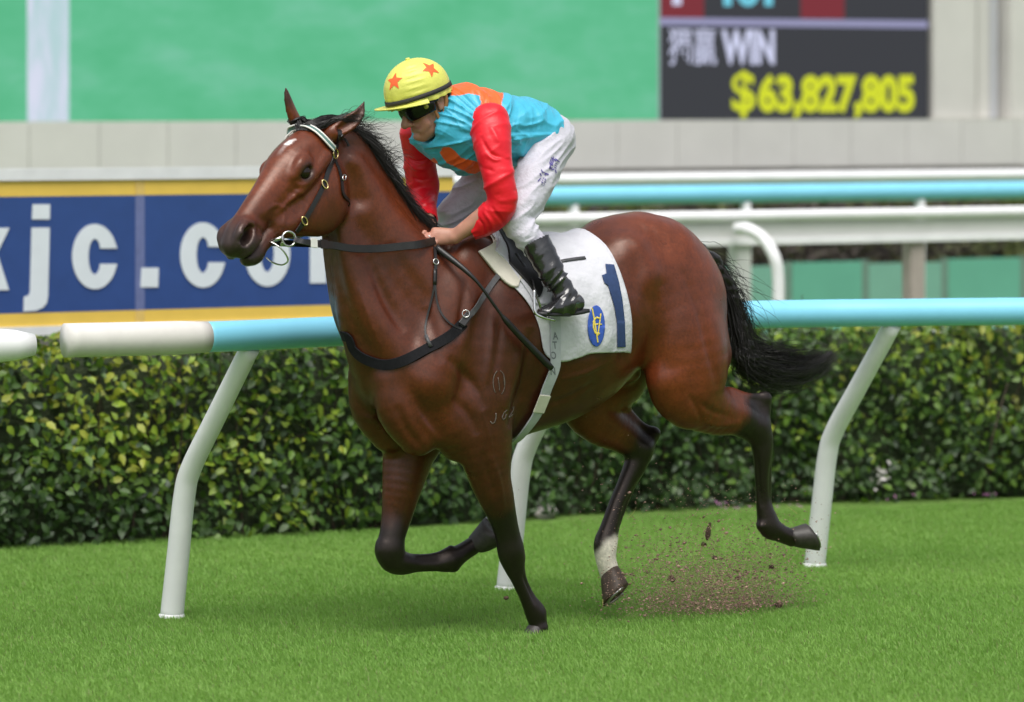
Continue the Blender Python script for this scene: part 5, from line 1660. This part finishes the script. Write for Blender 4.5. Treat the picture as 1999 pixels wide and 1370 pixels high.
# hands: back of hand, four curled fingers, thumb
def hand(wr, kn, fdir, side, curl, spread=.0208):
    """wr wrist, kn middle of the knuckle row, fdir finger direction from the knuckles, side = along the knuckle row"""
    side = unit(side); fdir = unit(fdir); curl = unit(curl)
    C([jc(wr, .023, .028), jc(mix(wr, kn, .5), .020, .035), jc(mix(wr, kn, .9), .015, .036)], .012, N=side)
    for i, (o, ln) in enumerate(((-1.5, .95), (-.5, 1.08), (.5, 1.02), (1.5, .82))):
        k0 = kn + side * o * spread
        k1 = k0 + fdir * .034 * ln; k2 = k1 + unit(fdir * .15 + curl) * .026 * ln; k3 = k2 + unit(curl * .5 - fdir) * .022 * ln
        C([jc(k0, .0118, .0100), jc(k1, .0108, .0092), jc(k2, .0098, .0086), jc(k3, .0085, .008)], .0025, N=side)
    t0 = mix(wr, kn, .45) - side * .030
    t1 = t0 + fdir * .03 - side * .008 + curl * .012
    t2 = t1 + fdir * .024 + curl * .018 + side * .012
    C([jc(t0, .014, .014), jc(t1, .012, .012), jc(t2, .010, .010)], .01, N=side)
kn_n = hp(842, 461, .085)
rowd = unit(hp(857, 471, .10) - hp(824, 453, .06))
hand(J['nwr'], kn_n, hp(832, 472, .09) - kn_n, rowd, unit(hp(850, 484, .05) - kn_n))
kn_f = hp(836, 452, .02)
hand(J['fwr'], kn_f, hp(838, 466, .02) - kn_f, unit(HF * .8 + HN * .5), -UP + HN * .3)
# head
H = lambda nodes, k=.02, **kw: FB.chain(nodes, k, N=kw.pop('N', JL), **kw)
H([jn(-.02, .060, 0, .080, .072), jn(.04, .070, 0, .080, .072)], .03)
H([jn(.045, .02, 0, .055, .062), jn(.055, -.03, 0, .048, .056), jn(.062, -.075, 0, .038, .045), jn(.072, -.10, 0, .026, .03)], .03)
H([jn(.0, -.045, 0, .05, .062), jn(.04, -.085, 0, .032, .048)], .03)
H([jn(.092, .022, 0, .013, .013), jn(.116, -.010, 0, .014, .014), jn(.134, -.038, 0, .0155, .0155)], .010)
for s in (1, -1):
    H([jn(.116, -.042, .014 * s, .0105, .0105)], .008)
    H([jn(.07, -.02, .038 * s, .02, .02)], .02)
    H([jn(.085, .035, .03 * s, .012, .02)], .015)
    # ears
    H([jn(-.012, .022, .076 * s, .020, .008), jn(-.006, -.010, .074 * s, .013, .008)], .006, N=JL)
    H([jn(-.006, .014, .084 * s, .010, .006)], .005, op='-')
H([jn(.100, -.056, .022, .006, .006), jn(.107, -.054, 0, .007, .006), jn(.100, -.056, -.022, .006, .006)], .008, N=JU)
H([jn(.098, -.069, .018, .006, .006), jn(.104, -.068, 0, .007, .007), jn(.098, -.069, -.018, .006, .006)], .008, N=JU)
H([jn(.100, -.0625, .032, .0048, .012), jn(.114, -.061, 0, .0048, .012), jn(.100, -.0625, -.032, .0048, .012)], .004, N=JU, op='-')
H([jn(.096, -.096, 0, .017, .02)], .012)
for s in (1, -1):
    H([jn(.104, -.036, .026 * s, .0035, .0045), jn(.094, -.052, .038 * s, .0035, .0045), jn(.084, -.068, .044 * s, .003, .004)], .006, op='-')
    H([jn(.085, -.072, .036 * s, .012, .012), jn(.065, -.055, .050 * s, .018, .014)], .015)
H([jn(.103, -.082, .016, .004, .004), jn(.108, -.081, 0, .004, .004), jn(.103, -.082, -.016, .004, .004)], .006, N=JU, op='-')
V, Q = FB.mesh(0, 2)
m_skin, nt, b = mat_nodes('skin')
at = nt.nodes.new('ShaderNodeAttribute'); at.attribute_name = 'skin'
nt.links.new(at.outputs['Color'], b.inputs['Base Color'])
setin(b, rough=.5, sss=.12); b.inputs['Subsurface Radius'].default_value = (.01, .004, .002)
bump(nt, b, noise(nt, 500), .15, .001)
person = empty('person', (J['pelvis'][0], J['pelvis'][1], J['pelvis'][2] - .1),
               'jockey in turquoise, orange and red silks, white breeches and yellow starred cap crouching on the horse', 'person')
person['label'] = 'jockey in turquoise and red silks and yellow starred cap crouching on the bay horse'
body = np_mesh('body', V, Q, m_skin, person)
skin = np.array([.44, .215, .15]) * (1 + .15 * vnoise(V * 40))[:, None]
d = (V - JO); jl = np.stack([d @ JF, d @ JU, d @ JL], 1)
red = sstep(.03, .0, np.linalg.norm(jl - np.array([.118, -.028, 0]), axis=1)) * .5 + sstep(.05, .01, np.linalg.norm(jl - np.array([.08, -.03, .05]), axis=1)) * .4
skin = skin * (1 - red[:, None]) + np.array([.48, .17, .12]) * red[:, None]
lip = sstep(.016, .008, np.abs(jl[:, 1] + .061) + np.abs(jl[:, 2]) * .2) * (jl[:, 0] > .088) * (jl[:, 1] < -.04)
skin = skin * (1 - .6 * lip[:, None]) + np.array([.33, .10, .085]) * .6 * lip[:, None]
hair = sstep(.012, .022, jl[:, 1]) * (jl[:, 0] < .02) * (np.linalg.norm(jl - np.array([-.008, .01, .078]), axis=1) > .035) * (np.linalg.norm(jl, axis=1) < .2)
skin = skin * (1 - hair[:, None]) + np.array([.08, .05, .03]) * hair[:, None]
kn_all = np.linalg.norm(V - kn_n, axis=1)
w = sstep(.05, .01, kn_all) * .35
skin = skin * (1 - w[:, None]) + np.array([.55, .22, .17]) * w[:, None]
set_col(body, 'skin', np.clip(skin, 0, 1))
JBVH = BVHTree.FromPolygons([tuple(p) for p in V], [tuple(map(int, q)) for q in Q])

# ---- cloth materials
def satin(name, attr=None, col=None):
    m, nt, b = mat_nodes(name)
    if attr:
        at = nt.nodes.new('ShaderNodeAttribute'); at.attribute_name = attr
        nt.links.new(at.outputs['Color'], b.inputs['Base Color'])
    else:
        b.inputs['Base Color'].default_value = (*col, 1)
    setin(b, rough=.42, spec=.42, sheen=.12, sheenr=.3, aniso=.3)
    bump(nt, b, noise(nt, 34, 3, vec=(1, 1, 1)), .22, .010)
    return m
def folds(V, Q, fn):
    return V + vnormals(V, Q) * fn(V)[:, None]
def ridged(x):
    return 1 - np.abs(x)

# ---- jersey
FJ = Field(jlo, jhi, JH)
C = lambda nodes, k=.03, **kw: FJ.chain(nodes, k, N=kw.pop('N', HN), **kw)
C([jc(hp(1052, 262, 0), .115, .165), jc(hp(1015, 254, 0), .130, .17), jc(hp(960, 254, 0), .150, .185), jc(hp(910, 252, -.01), .150, .185), jc(hp(880, 248, -.02), .125, .16)])
C([jc(J['nsh'] - HN * .045, .072, .06), jc(mix(J['nsh'], J['upper'], .5), .095, .09)], .05)
C([jc(J['fsh'] + HN * .05, .066, .06), jc(mix(J['fsh'], J['upper'], .5), .095, .09)], .05)
C([jc(hp(905, 292, -.02), .075, .12), jc(hp(868, 282, -.06), .06, .10)], .05)         # loose front hanging
C([jc(hp(905, 205, .0), .07, .13), jc(hp(880, 205, .0), .06, .09)], .04)
C([jc(mix(J['neck'], J['upper'], .4), .070, .070), jc(J['neck'], .062, .060)], .03)   # collar
# open neck, hem cut, sleeve holes
C([jc(mix(J['neck'], jd(-.02, -.05, 0), .3), .055, .055), jc(jd(-.01, .02, 0), .085, .08)], .006, op='-')
C([jc(jd(.045, -.075, 0), .062, .068)], .01, op='-')
V, Q = FJ.mesh(0, 2)
hemP = hp(1051, 262, 0); hemN = unit(-HF * .93 - UP * .25)
def jersey_fold(P):
    l = local_s(P)
    d1 = (P - J['chest'])
    f = ridged(vnoise(np.stack([l[:, 0] * 9 + l[:, 2] * 6, l[:, 1] * 4, l[:, 2] * 22 - l[:, 0] * 9], 1))) ** 3 * .006
    A_ = local_s(J['nsh']); B_ = local_s(J['fsh'])
    for q_, amp in ((A_, .012), (B_, .008)):
        dx, dz = l[:, 0] - q_[0], l[:, 2] - (q_[2] - .03)
        rr = np.hypot(dx, dz); an = np.arctan2(dz, dx)
        f = f + ridged(vnoise(np.stack([an * 5.5, rr * 5, l[:, 1] * 3 + q_[1] * 9], 1))) ** 4 * amp * sstep(.03, .12, rr) * sstep(.45, .18, rr)
    f = f + ridged(vnoise(np.stack([l[:, 0] * 30 + l[:, 2] * 12, l[:, 1] * 10, l[:, 2] * 12], 1))) ** 4 * .003
    g = vnoise(np.stack([l[:, 0] * 26, l[:, 1] * 8, l[:, 2] * 7], 1)) * .004 * sstep(-.15, -.02, (P - hp(1040, 262, 0)) @ (-HF))
    return f + g - .003
V = folds(V, Q, jersey_fold)
keep = ((V - hemP) @ hemN) < .012
fk = keep[Q].all(1)
Q2 = Q[fk]
jm = satin('jersey_satin', 'silk')
jersey = np_mesh('jersey', V, Q2, jm, person)
TURQ = np.array([.055, .42, .60]); ORNG = np.array([.85, .13, .025]); REDC = np.array([.72, .008, .020])
uu = V[:, 0] / V[:, 1] * FPX + 999.5; vv = 200 + (CAMH - V[:, 2]) * FPX / V[:, 1]
def inpoly(x, y, poly):
    c = np.zeros(len(x), bool); n = len(poly)
    for i in range(n):
        x1, y1 = poly[i]; x2, y2 = poly[(i + 1) % n]
        c ^= ((y1 > y) != (y2 > y)) & (x < (x2 - x1) * (y - y1) / (y2 - y1 + 1e-9) + x1)
    return c
lj = local_s(V)
near = lj[:, 1] > -.02
# orange: a band over the shoulders behind the neck, and a panel low on the chest
org = inpoly(uu, vv, [(884, 150), (915, 155), (945, 165), (985, 168), (982, 190), (976, 215), (970, 232), (945, 232), (932, 236), (940, 205), (936, 186), (915, 182), (895, 186), (878, 186)]) & (lj[:, 2] > local_s(J['chest'])[2] - .03)
org |= inpoly(uu, vv, [(858, 298), (864, 288), (876, 286), (888, 294), (900, 308), (960, 322), (985, 345), (940, 342), (915, 338), (890, 326), (872, 318)])
org |= inpoly(uu, vv, [(838, 312), (848, 308), (856, 318), (846, 320)])
sc = np.where(org[:, None], ORNG, TURQ)
set_col(jersey, 'silk', sc)
# turned-over hem: thin rim so that the cloth has an edge
def rim(name, V, Q, mask_faces, mat, parent):
    pass
# ---- sleeves
red_m = satin('red_satin', None, tuple(REDC))
def sleeve(nodes, cuff, cuffdir, seedv, creases):
    FS = Field(jlo, jhi, JH)
    FS.chain(nodes, .03, N=HN)
    V, Q = FS.mesh(0, 2)
    P0 = np.array(nodes[0][:3]); P1 = np.array(nodes[-1][:3])
    pts = np.array([n[:3] for n in nodes])
    def fo(P):
        t, _ = poly_param(P, pts)
        c = np.stack([P[:, 0] * 6 + t * 14, P[:, 1] * 6 + seedv, P[:, 2] * 6 + t * 10], 1)
        L = t.max()
        f = (ridged(vnoise(c * .8)) ** 4 - .3) * .0075 + vnoise(c * .45) * .005
        gat = np.sin(np.arctan2((P - P1) @ np.cross(cuffdir, HN), (P - P1) @ HN) * 15) * .0022 * sstep(L - .06, L - .01, t)
        return f + gat
    V = folds(V, Q, fo)
    nrm = vnormals(V, Q); bv_ = BVHTree.FromPolygons([tuple(p) for p in V], [tuple(map(int, q)) for q in Q])
    dsp = vnoise(V * 9 + seedv) * .005
    for pts_, w_, a_ in creases:
        P3 = [surf(u_, v_, 0, bv_)[0] for u_, v_ in pts_]; P3 = [q for q in P3 if q is not None]
        if len(P3) < 2: continue
        P3 = catmull(np.array(P3), 4)
        ds, pr = seg_dist(V, P3)
        dsp += a_ * np.exp(-(ds / w_) ** 2) * np.clip(np.sin(np.clip(pr, .02, .98) * math.pi), 0, 1) ** .5
    V = V + nrm * dsp[:, None]
    keep = ((V - cuff) @ cuffdir) < 0
    o = np_mesh('sleeve', V, Q[keep[Q].all(1)], red_m, person)
    return o
sl_n = [jc(J['nsh'] + UP * .010 - HN * .01, .082, .080), jc(hp(963, 285, .22), .069, .068), jc(hp(971, 340, .26), .063, .062), jc(hp(980, 388, .27), .060, .057), jc(hp(970, 413, .25), .058, .055), jc(hp(946, 434, .205), .050, .048), jc(hp(926, 447, .175), .038, .040), jc(hp(915, 452, .16), .034, .036)]
sleeve(sl_n, hp(920, 450, .168), unit(hp(888, 461, .13) - hp(948, 434, .205)), 3.0, [([(936, 322), (962, 334), (1002, 328)], .007, -.010), ([(938, 338), (965, 346), (1004, 342)], .009, .008), ([(945, 372), (970, 380), (1006, 372)], .007, -.009), ([(948, 384), (975, 392), (1008, 388)], .009, .007), ([(940, 270), (958, 300), (990, 312)], .008, -.007), ([(958, 246), (975, 280), (1000, 296)], .010, .007), ([(960, 405), (975, 425), (985, 440)], .007, -.009), ([(945, 412), (958, 432), (962, 452)], .008, .007), ([(950, 300), (968, 312), (995, 306)], .007, .006), ([(930, 420), (942, 438), (944, 456)], .006, -.007)])
sl_f = [jc(J['fsh'] + UP * .010, .078, .076), jc(hp(820, 310, -.23), .068, .066), jc(hp(823, 355, -.25), .064, .062), jc(hp(826, 385, -.23), .060, .056), jc(hp(830, 410, -.15), .052, .048), jc(hp(834, 427, -.09), .038, .036), jc(hp(836, 434, -.06), .034, .032)]
sleeve(sl_f, hp(835, 431, -.07), unit(hp(836, 440, -.04) - hp(830, 410, -.15)), 9.0, [([(795, 308), (815, 316), (842, 310)], .007, -.009), ([(796, 322), (818, 330), (846, 322)], .009, .007), ([(798, 380), (822, 388), (848, 376)], .008, -.009), ([(800, 395), (825, 402), (848, 392)], .008, .008), ([(806, 345), (825, 352), (846, 345)], .008, -.007)])
# wristband and ring
m_black = simple_mat('black_rubber', (.012, .012, .013), .5, .2)
ring('wristband', mix(J['fwr'], kn_f, .05), unit(kn_f - hp(830, 410, -.15)), .031, .006, m_black, person)
fr = kn_n + rowd * (-.002) + unit(hp(832, 472, .09) - kn_n) * .012
ring('finger_ring', fr, unit(hp(832, 472, .09) - kn_n), .0125, .0022, m_steel, person)

# ---- breeches
FP = Field(jlo, jhi, JH)
C = lambda nodes, k=.03, **kw: FP.chain(nodes, k, N=kw.pop('N', HN), **kw)
C([jc(hp(1069, 270, 0), .100, .143), jc(hp(1054, 266, 0), .106, .148), jc(hp(1020, 258, 0), .100, .135)])
for s in 'nf':
    m_ = (lambda P: P) if s == 'n' else mir
    C([jc(m_(hp(1073, 277, .09)), .096, .09), jc(m_(hp(1056, 318, .14)), .088, .085), jc(m_(hp(1040, 362, .185)), .083, .082), jc(m_(hp(1018, 405, .22)), .070, .070), jc(m_(hp(1008, 428, .235)), .062, .062),
       jc(m_(hp(1020, 448, .255)), .058, .056), jc(m_(hp(1038, 474, .28)), .052, .050), jc(m_(hp(1058, 500, .30)), .044, .044)], .035)
V, Q = FP.mesh(0, 2)
def br_fold(P):
    l = local_s(P)
    t, _ = poly_param(P, np.array([J['nhip'], J['nkn']]))
    c = np.stack([l[:, 0] * 10, l[:, 1] * 5, l[:, 2] * 34 + l[:, 0] * 20], 1)
    amp = .0075 + .004 * sstep(.18, .02, np.abs(l[:, 2] - local_s(J['nkn'])[2]))
    return (ridged(vnoise(c)) ** 2 - .4) * amp + vnoise(c * .5) * .002
V = folds(V, Q, br_fold)
m_breech = simple_mat('white_breeches', (.50, .49, .555), .6, .05, 30, .8, 38, .008, sheen=.2)
breeches = np_mesh('breeches', V, Q, m_breech, person)
PBVH = BVHTree.FromPolygons([tuple(p) for p in V], [tuple(map(int, q)) for q in Q])
m_purple = simple_mat('purple_embroidery', (.06, .045, .22), .6, .15)
for ch, u, v in (('頓', 1080, 321), ('潘', 1060, 348)):
    ca, sa = math.cos(math.radians(-24)), math.sin(math.radians(-24))
    decal_text('lettering', ch, lambda x, y, u=u, v=v: (u + (x * ca - (y - .38) * sa) * 26 * .75 , v - (x * sa + (y - .38) * ca) * 29), m_purple, breeches, .012, PBVH, .004, 2)

# ---- boots
m_boot, nt, b = mat_nodes('boot_leather')
nt.links.new(ramp(nt, noise(nt, 30), [(.3, (.008, .008, .009)), (.7, (.022, .022, .024))]), b.inputs['Base Color'])
setin(b, rough=.16, spec=.6, coat=.5, coatr=.1); bump(nt, b, noise(nt, 24, 3), .25, .01)
for s in 'nf':
    m_ = (lambda P: P) if s == 'n' else mir
    Fb = Field(np.min([J[s + k] for k in ('kn', 'an', 'he', 'to')], 0) - .15, np.max([J[s + k] for k in ('kn', 'an', 'he', 'to')], 0) + .15, .005)
    Fb.chain([jc(m_(hp(1042, 466, .285)), .060, .058), jc(m_(hp(1060, 500, .315)), .057, .055), jc(m_(hp(1078, 535, .345)), .052, .050), jc(m_(hp(1096, 566, .36)), .045, .043), jc(m_(hp(1108, 588, .37)), .043, .042)], .02, N=HN)
    Fb.chain([jc(m_(hp(1124, 592, .37)), .036, .034), jc(m_(hp(1100, 596, .378)), .037, .038), jc(m_(hp(1075, 602, .385)), .026, .038), jc(m_(hp(1058, 607, .388)), .018, .032)], .025, N=HN)
    Vb, Qb = Fb.mesh(0, 2)
    tB = [m_(hp(1042, 466, .285)), m_(hp(1078, 535, .345)), m_(hp(1108, 588, .37))]
    def bo(P):
        t, _ = poly_param(P, np.array(tB)); L = t.max()
        c = np.stack([P[:, 0] * 7, P[:, 1] * 7, t * 36 + P[:, 0] * 14], 1)
        return (ridged(vnoise(c)) ** 2 - .4) * (.003 + .011 * sstep(L * .35, L * .75, t))
    Vb = folds(Vb, Qb, bo)
    topn = unit(tB[0] - tB[1])
    keep = ((Vb - (m_(hp(1045, 471, .288)))) @ topn) < 0
    boot = np_mesh('boot', Vb, Qb[keep[Qb].all(1)], m_boot, person)
    # sole
    sp = [m_(hp(1144, 609, .37)), m_(hp(1120, 614, .374)), m_(hp(1095, 616, .38)), m_(hp(1070, 617, .385)), m_(hp(1048, 615, .39))]
    Vs, Fs = ribbon_vf(catmull(sp, 5), np.tile(UP, (21, 1)), np.interp(np.linspace(0, 1, 21), [0, .15, .4, .7, .9, 1], [.055, .066, .058, .076, .066, .04]), .014)
    mesh_obj('sole', Vs, Fs, m_black, boot)

# ---- helmet under a yellow silk cap
m_cap = satin('yellow_satin', None, (.66, .66, .13))
CX, CY = .037, .081
def dome(az, el, extra=0.0):
    """point on the cap: az from front towards near side, el from the brim plane up"""
    r = np.array([.136, .111, .120]) + extra
    return jd(CX + r[0] * math.cos(el) * math.cos(az), CY + r[2] * math.sin(el), r[1] * math.cos(el) * math.sin(az))
nA, nE = 72, 30
Vh, Fh = [], []
els = np.linspace(math.radians(-22), math.radians(88.5), nE)
for i, el in enumerate(els):
    for k in range(nA):
        az = 2 * math.pi * k / nA
        w = .0032 * math.sin(az * 13 + 2 * math.sin(az * 3)) * max(0, 1 - (el + .38) / .8) ** 1.5 + .0034 * math.sin(el * 30 + az * 2) * math.exp(-((abs(math.sin((az - 1.2) / 2)) / .16) ** 2))
        fr_ = .010 * math.exp(-((el + .36) / .10) ** 2)
        p = dome(az, el, w + fr_)
        Vh.append(p)
for i in range(nE - 1):
    for k in range(nA):
        Fh.append((i * nA + k, i * nA + (k + 1) % nA, (i + 1) * nA + (k + 1) % nA, (i + 1) * nA + k))
Vh.append(dome(0, math.pi / 2, .001)); tp = len(Vh) - 1
for k in range(nA):
    Fh.append(((nE - 1) * nA + k, (nE - 1) * nA + (k + 1) % nA, tp))
cap = mesh_obj('cap', Vh, Fh, m_cap, person)
CAPB = BVHTree.FromPolygons([tuple(p) for p in Vh], Fh)
V, F = tube_vf([dome(0, math.pi / 2, -.002), dome(0, math.pi / 2, .007)], [.010, .008], 14); mesh_obj('button', V, F, m_cap, cap)
m_band = simple_mat('black_band', (.02, .02, .019), .75, .2, 60, .3, 500, .001)
bpnt = np.array([dome(a, math.radians(-9), .004) for a in np.linspace(0, 2 * math.pi, 65)])
V, F = ribbon_vf(bpnt, [unit(p - jd(CX, .05, 0)) for p in bpnt], .018, .003); mesh_obj('band', V, F, m_band, cap)
# peak
Vp, Fp = [], []
na, nr_ = 31, 7
for side_ in (0, 1):
    for i in range(nr_):
        for k in range(na):
            a = math.radians(-82 + 164 * k / (na - 1)); t = i / (nr_ - 1)
            ext = .055 * (math.cos(a) ** .8 if math.cos(a) > 0 else 0) * t + .004
            base = dome(a, math.radians(-15), 0.0)
            out = JF * math.cos(a) + JL * math.sin(a)
            Vp.append(base + out * ext - JU * (.012 * t - .02 * t * t * math.cos(a)) - JU * (.004 * side_) - JU * .010 * (math.sin(a) ** 2) * t)
n1 = nr_ * na
for i in range(nr_ - 1):
    for k in range(na - 1):
        q = i * na + k
        Fp.append((q, q + 1, q + na + 1, q + na)); Fp.append((n1 + q, n1 + q + na, n1 + q + na + 1, n1 + q + 1))
for k in range(na - 1):
    q = (nr_ - 1) * na + k; Fp.append((q, q + 1, n1 + q + 1, n1 + q))
mesh_obj('peak', Vp, Fp, m_cap, cap)
# stars
m_star = satin('orange_star', None, (.82, .13, .03))
def star(az, el, R, rot):
    c = dome(az, el); n_ = unit(c - jd(CX, CY, 0)); x = unit(np.cross(UP, n_)); y = np.cross(n_, x)
    bm = bmesh.new(); vs_ = []
    for k in range(10):
        r = R if k % 2 == 0 else R * .42
        a = rot + math.pi / 2 + k * math.pi / 5
        vs_.append(bm.verts.new((r * math.cos(a), r * math.sin(a), 0)))
    cv_ = bm.verts.new((0, 0, 0))
    for k in range(10):
        bm.faces.new((vs_[k], vs_[(k + 1) % 10], cv_))
    bmesh.ops.subdivide_edges(bm, edges=bm.edges[:], cuts=2, use_grid_fill=True)
    for w in bm.verts:
        p = c + x * w.co.x + y * w.co.y
        l, nr, _, _ = CAPB.find_nearest(Vector(p))
        w.co = Vector(np.array(l) + unit(np.array(l) - jd(CX, CY, 0)) * .0015)
    bmesh.ops.recalc_face_normals(bm, faces=bm.faces)
    me = bpy.data.meshes.new('star'); bm.to_mesh(me); bm.free(); smooth(me); me.materials.append(m_star)
    o = bpy.data.objects.new('star', me); COL.objects.link(o); setparent(o, cap)
for az, el, rot in ((27, 33, .15), (112, 34, .45), (-60, 28, 0), (-140, 30, .2), (195, 30, .3)):
    star(math.radians(az), math.radians(el), .041, rot)

# ---- goggles and straps
m_lens, nt, b = mat_nodes('dark_lens'); b.inputs['Base Color'].default_value = (.006, .006, .007, 1); setin(b, rough=.22, spec=.3, coat=.15)
def face_band(a0, a1, ylo, yhi, rx, rz, mat, name, parent, th=.006, n=24, m=8, bulge=.006):
    Vf, Ff = [], []
    for sd_ in (0, 1):
        for i in range(m):
            t = i / (m - 1)
            for k in range(n):
                a = math.radians(a0 + (a1 - a0) * k / (n - 1))
                y0, y1 = ylo(a), yhi(a)
                y = y0 + (y1 - y0) * t
                e = bulge * math.sin(t * math.pi) + th * sd_
                Vf.append(jd(.004 + (rx + e) * math.cos(a), y, (rz + e) * math.sin(a)))
    q = m * n
    for i in range(m - 1):
        for k in range(n - 1):
            j = i * n + k
            Ff.append((j, j + 1, j + n + 1, j + n)); Ff.append((q + j, q + j + n, q + j + n + 1, q + j + 1))
    for i in range(m - 1):
        for k in (0, n - 1):
            j = i * n + k; Ff.append((j, j + n, q + j + n, q + j))
    for k in range(n - 1):
        for i in (0, m - 1):
            j = i * n + k; Ff.append((j, j + 1, q + j + 1, q + j))
    o = mesh_obj(name, Vf, Ff, mat, parent)
    bm = bmesh.new(); bm.from_mesh(o.data); bmesh.ops.recalc_face_normals(bm, faces=bm.faces); bm.to_mesh(o.data); bm.free()
    return o
gog = face_band(-80, 80, lambda a: -.030 + .028 * math.exp(-(a / .24) ** 2) + .020 * abs(math.sin(a)) ** 3, lambda a: .048, .112, .083, m_lens, 'goggles', person, .010, 40, 10, .010)
face_band(-90, 90, lambda a: .020, lambda a: .046, .106, .083, m_band, 'goggle_strap', gog, .006)
face_band(-58, 58, lambda a: .036, lambda a: .058, .126, .092, m_lens, 'spare_goggles', person, .012, 30, 6, .006)
V, F = tube_vf([jd(.004 + .110 * math.cos(math.radians(62)), .016, .088 * math.sin(math.radians(62))), jd(.004 + .130 * math.cos(math.radians(62)), .016, .108 * math.sin(math.radians(62)))], .0095, 16)
mesh_obj('round_button', V, F, simple_mat('olive_plastic', (.36, .36, .06), .4), gog)
m_tan = simple_mat('tan_strap', (.38, .16, .055), .6, .15)
for s in (1, -1):
    P = catmull([jd(.028, .035, .084 * s), jd(.028, .0, .080 * s), jd(.02, -.035, .073 * s), jd(.012, -.06, .066 * s)], 5)
    V, F = ribbon_vf(P, [unit(JL * s + JF * .1)] * len(P), .012, .004); mesh_obj('chin_strap', V, F, m_tan, person)
    P = catmull([jd(-.035, .03, .082 * s), jd(-.03, .0, .080 * s), jd(-.012, -.035, .072 * s), jd(.008, -.058, .066 * s)], 5)
    V, F = ribbon_vf(P, [unit(JL * s)] * len(P), .016, .004); mesh_obj('chin_strap', V, F, m_tan, person)
    P = catmull([jd(.01, -.055, .068 * s), jd(.018, -.085, .055 * s), jd(.03, -.112, .02 * s), jd(.032, -.116, 0)], 5)
    V, F = tube_vf(P, .007, 8); mesh_obj('chin_strap', V, F, m_black, person)
ring('collar_band', mix(J['neck'], jd(-.02, -.05, 0), .12), unit(jd(-.01, 0, 0) - J['neck']), .064, .011, m_white, person)
# ------------------------------------------------------------------ turf and soil kicked up behind the hind foot
m_soil = attr_mat('kicked_soil', 'dcol', .9, .2, 60, spec=.1)
oct_v = np.array([(1, 0, 0), (-1, 0, 0), (0, 1, 0), (0, -1, 0), (0, 0, 1), (0, 0, -1)], float)
oct_f = np.array([(0, 2, 4), (2, 1, 4), (1, 3, 4), (3, 0, 4), (2, 0, 5), (1, 2, 5), (3, 1, 5), (0, 3, 5)])
cl = [(1375, 1150, 75, 36, 6500), (1440, 1155, 60, 36, 5500), (1300, 1110, 60, 45, 2500), (1390, 1090, 95, 60, 4500), (1500, 1110, 45, 55, 2600), (1290, 1175, 60, 20, 1500), (1384, 1045, 10, 26, 130), (1180, 960, 70, 60, 160), (1450, 1010, 90, 40, 120)]
Pd, Sd = [], []
for u, v, su, sv, k in cl:
    q_ = np.stack([rng.normal(u, su, k), rng.normal(v, sv, k), rng.normal(-.02, .09, k)], 1)
    for a in q_:
        if a[1] > 1216: a[1] = 1206 - abs(rng.normal(0, 50))
        p_ = hp(*a)
        if p_[2] < .005: p_[2] = rng.uniform(.02, .05)
        Pd.append(p_); Sd.append(min(max(rng.lognormal(-6.85, .55), .0005), .008))
Pd = np.array(Pd); Sd = np.array(Sd); nd = len(Pd)
str_ = unit(-HF * .9 + UP * .25)
W = Pd[:, None] + Sd[:, None, None] * (oct_v[None] * rng.uniform(.6, 1.3, (nd, 6, 1)))
W = W + (oct_v[None, :, 0:1] * Sd[:, None, None] * .9) * str_
Fd_ = (oct_f[None] + (np.arange(nd) * 6)[:, None, None]).reshape(-1, 3)
spray = np_mesh('soil_spray', W.reshape(-1, 3), Fd_, m_soil, None, sm=False)
tag(spray, 'brown spray of loose soil thrown up behind the hind hooves', 'soil', kind='stuff')
dc = np.array([.38, .245, .195]) * rng.uniform(.4, 1.4, (nd, 1)) + rng.normal(0, .006, (nd, 3))
set_col(spray, 'dcol', np.clip(np.repeat(dc, 6, axis=0), .01, 1))
m_clod = simple_mat('turf_clod', (.075, .045, .03), .95, .4, 60, .8, 90, .01)
for u, v, n_, r in ((1383, 1036, -.02, .019), (1374, 1062, -.03, .010), (1312, 1131, .0, .013), (1520, 1181, .02, .015), (1505, 1106, .0, .011), (1395, 1088, -.04, .010), (988, 1167, .1, .009), (1440, 1128, .05, .010)):
    c_ = hp(u, v, n_)
    bm = bmesh.new(); bmesh.ops.create_icosphere(bm, subdivisions=2, radius=1)
    for w in bm.verts:
        q_ = np.array(w.co); kk = 1 + .45 * vnoise(q_[None] * 1.7 + u)[0]
        w.co = Vector(q_ * kk * r * np.array([1.15, 1, .85]) * (np.array([.55, .6, 1.9]) if u == 1383 else 1.0) + (q_[2] * r * .35 if u == 1383 else 0.0))
    me = bpy.data.meshes.new('turf_clod'); bm.to_mesh(me); bm.free(); me.materials.append(m_clod)
    o = bpy.data.objects.new('turf_clod', me); COL.objects.link(o); o.location = tuple(c_)
    tag(o, 'small dark clod of turf flying up behind the galloping horse' if u > 1100 else 'small dark clod of turf in the air by the planted front hoof', 'clod', 'clods of turf kicked into the air' if u > 1100 else None)
m_straw = simple_mat('torn_grass', (.34, .34, .09), .7)
cv = []
for k in range(60):
    p_ = hp(rng.normal(1350, 80), rng.uniform(1000, 1190), rng.normal(-.02, .08)); d_ = unit(rng.normal(0, 1, 3) + np.array([.6, 0, .5])); L = rng.uniform(.02, .06)
    sp_ = np.linspace(0, 1, 5)[:, None]
    cv.append(p_ + d_ * sp_ * L + rng.normal(0, .012, 3) * sp_ ** 2)
tg = strands('torn_grass', cv, .0016, m_straw, None)
tag(tg, 'torn yellow grass blades flying in the soil spray', 'grass', kind='stuff')
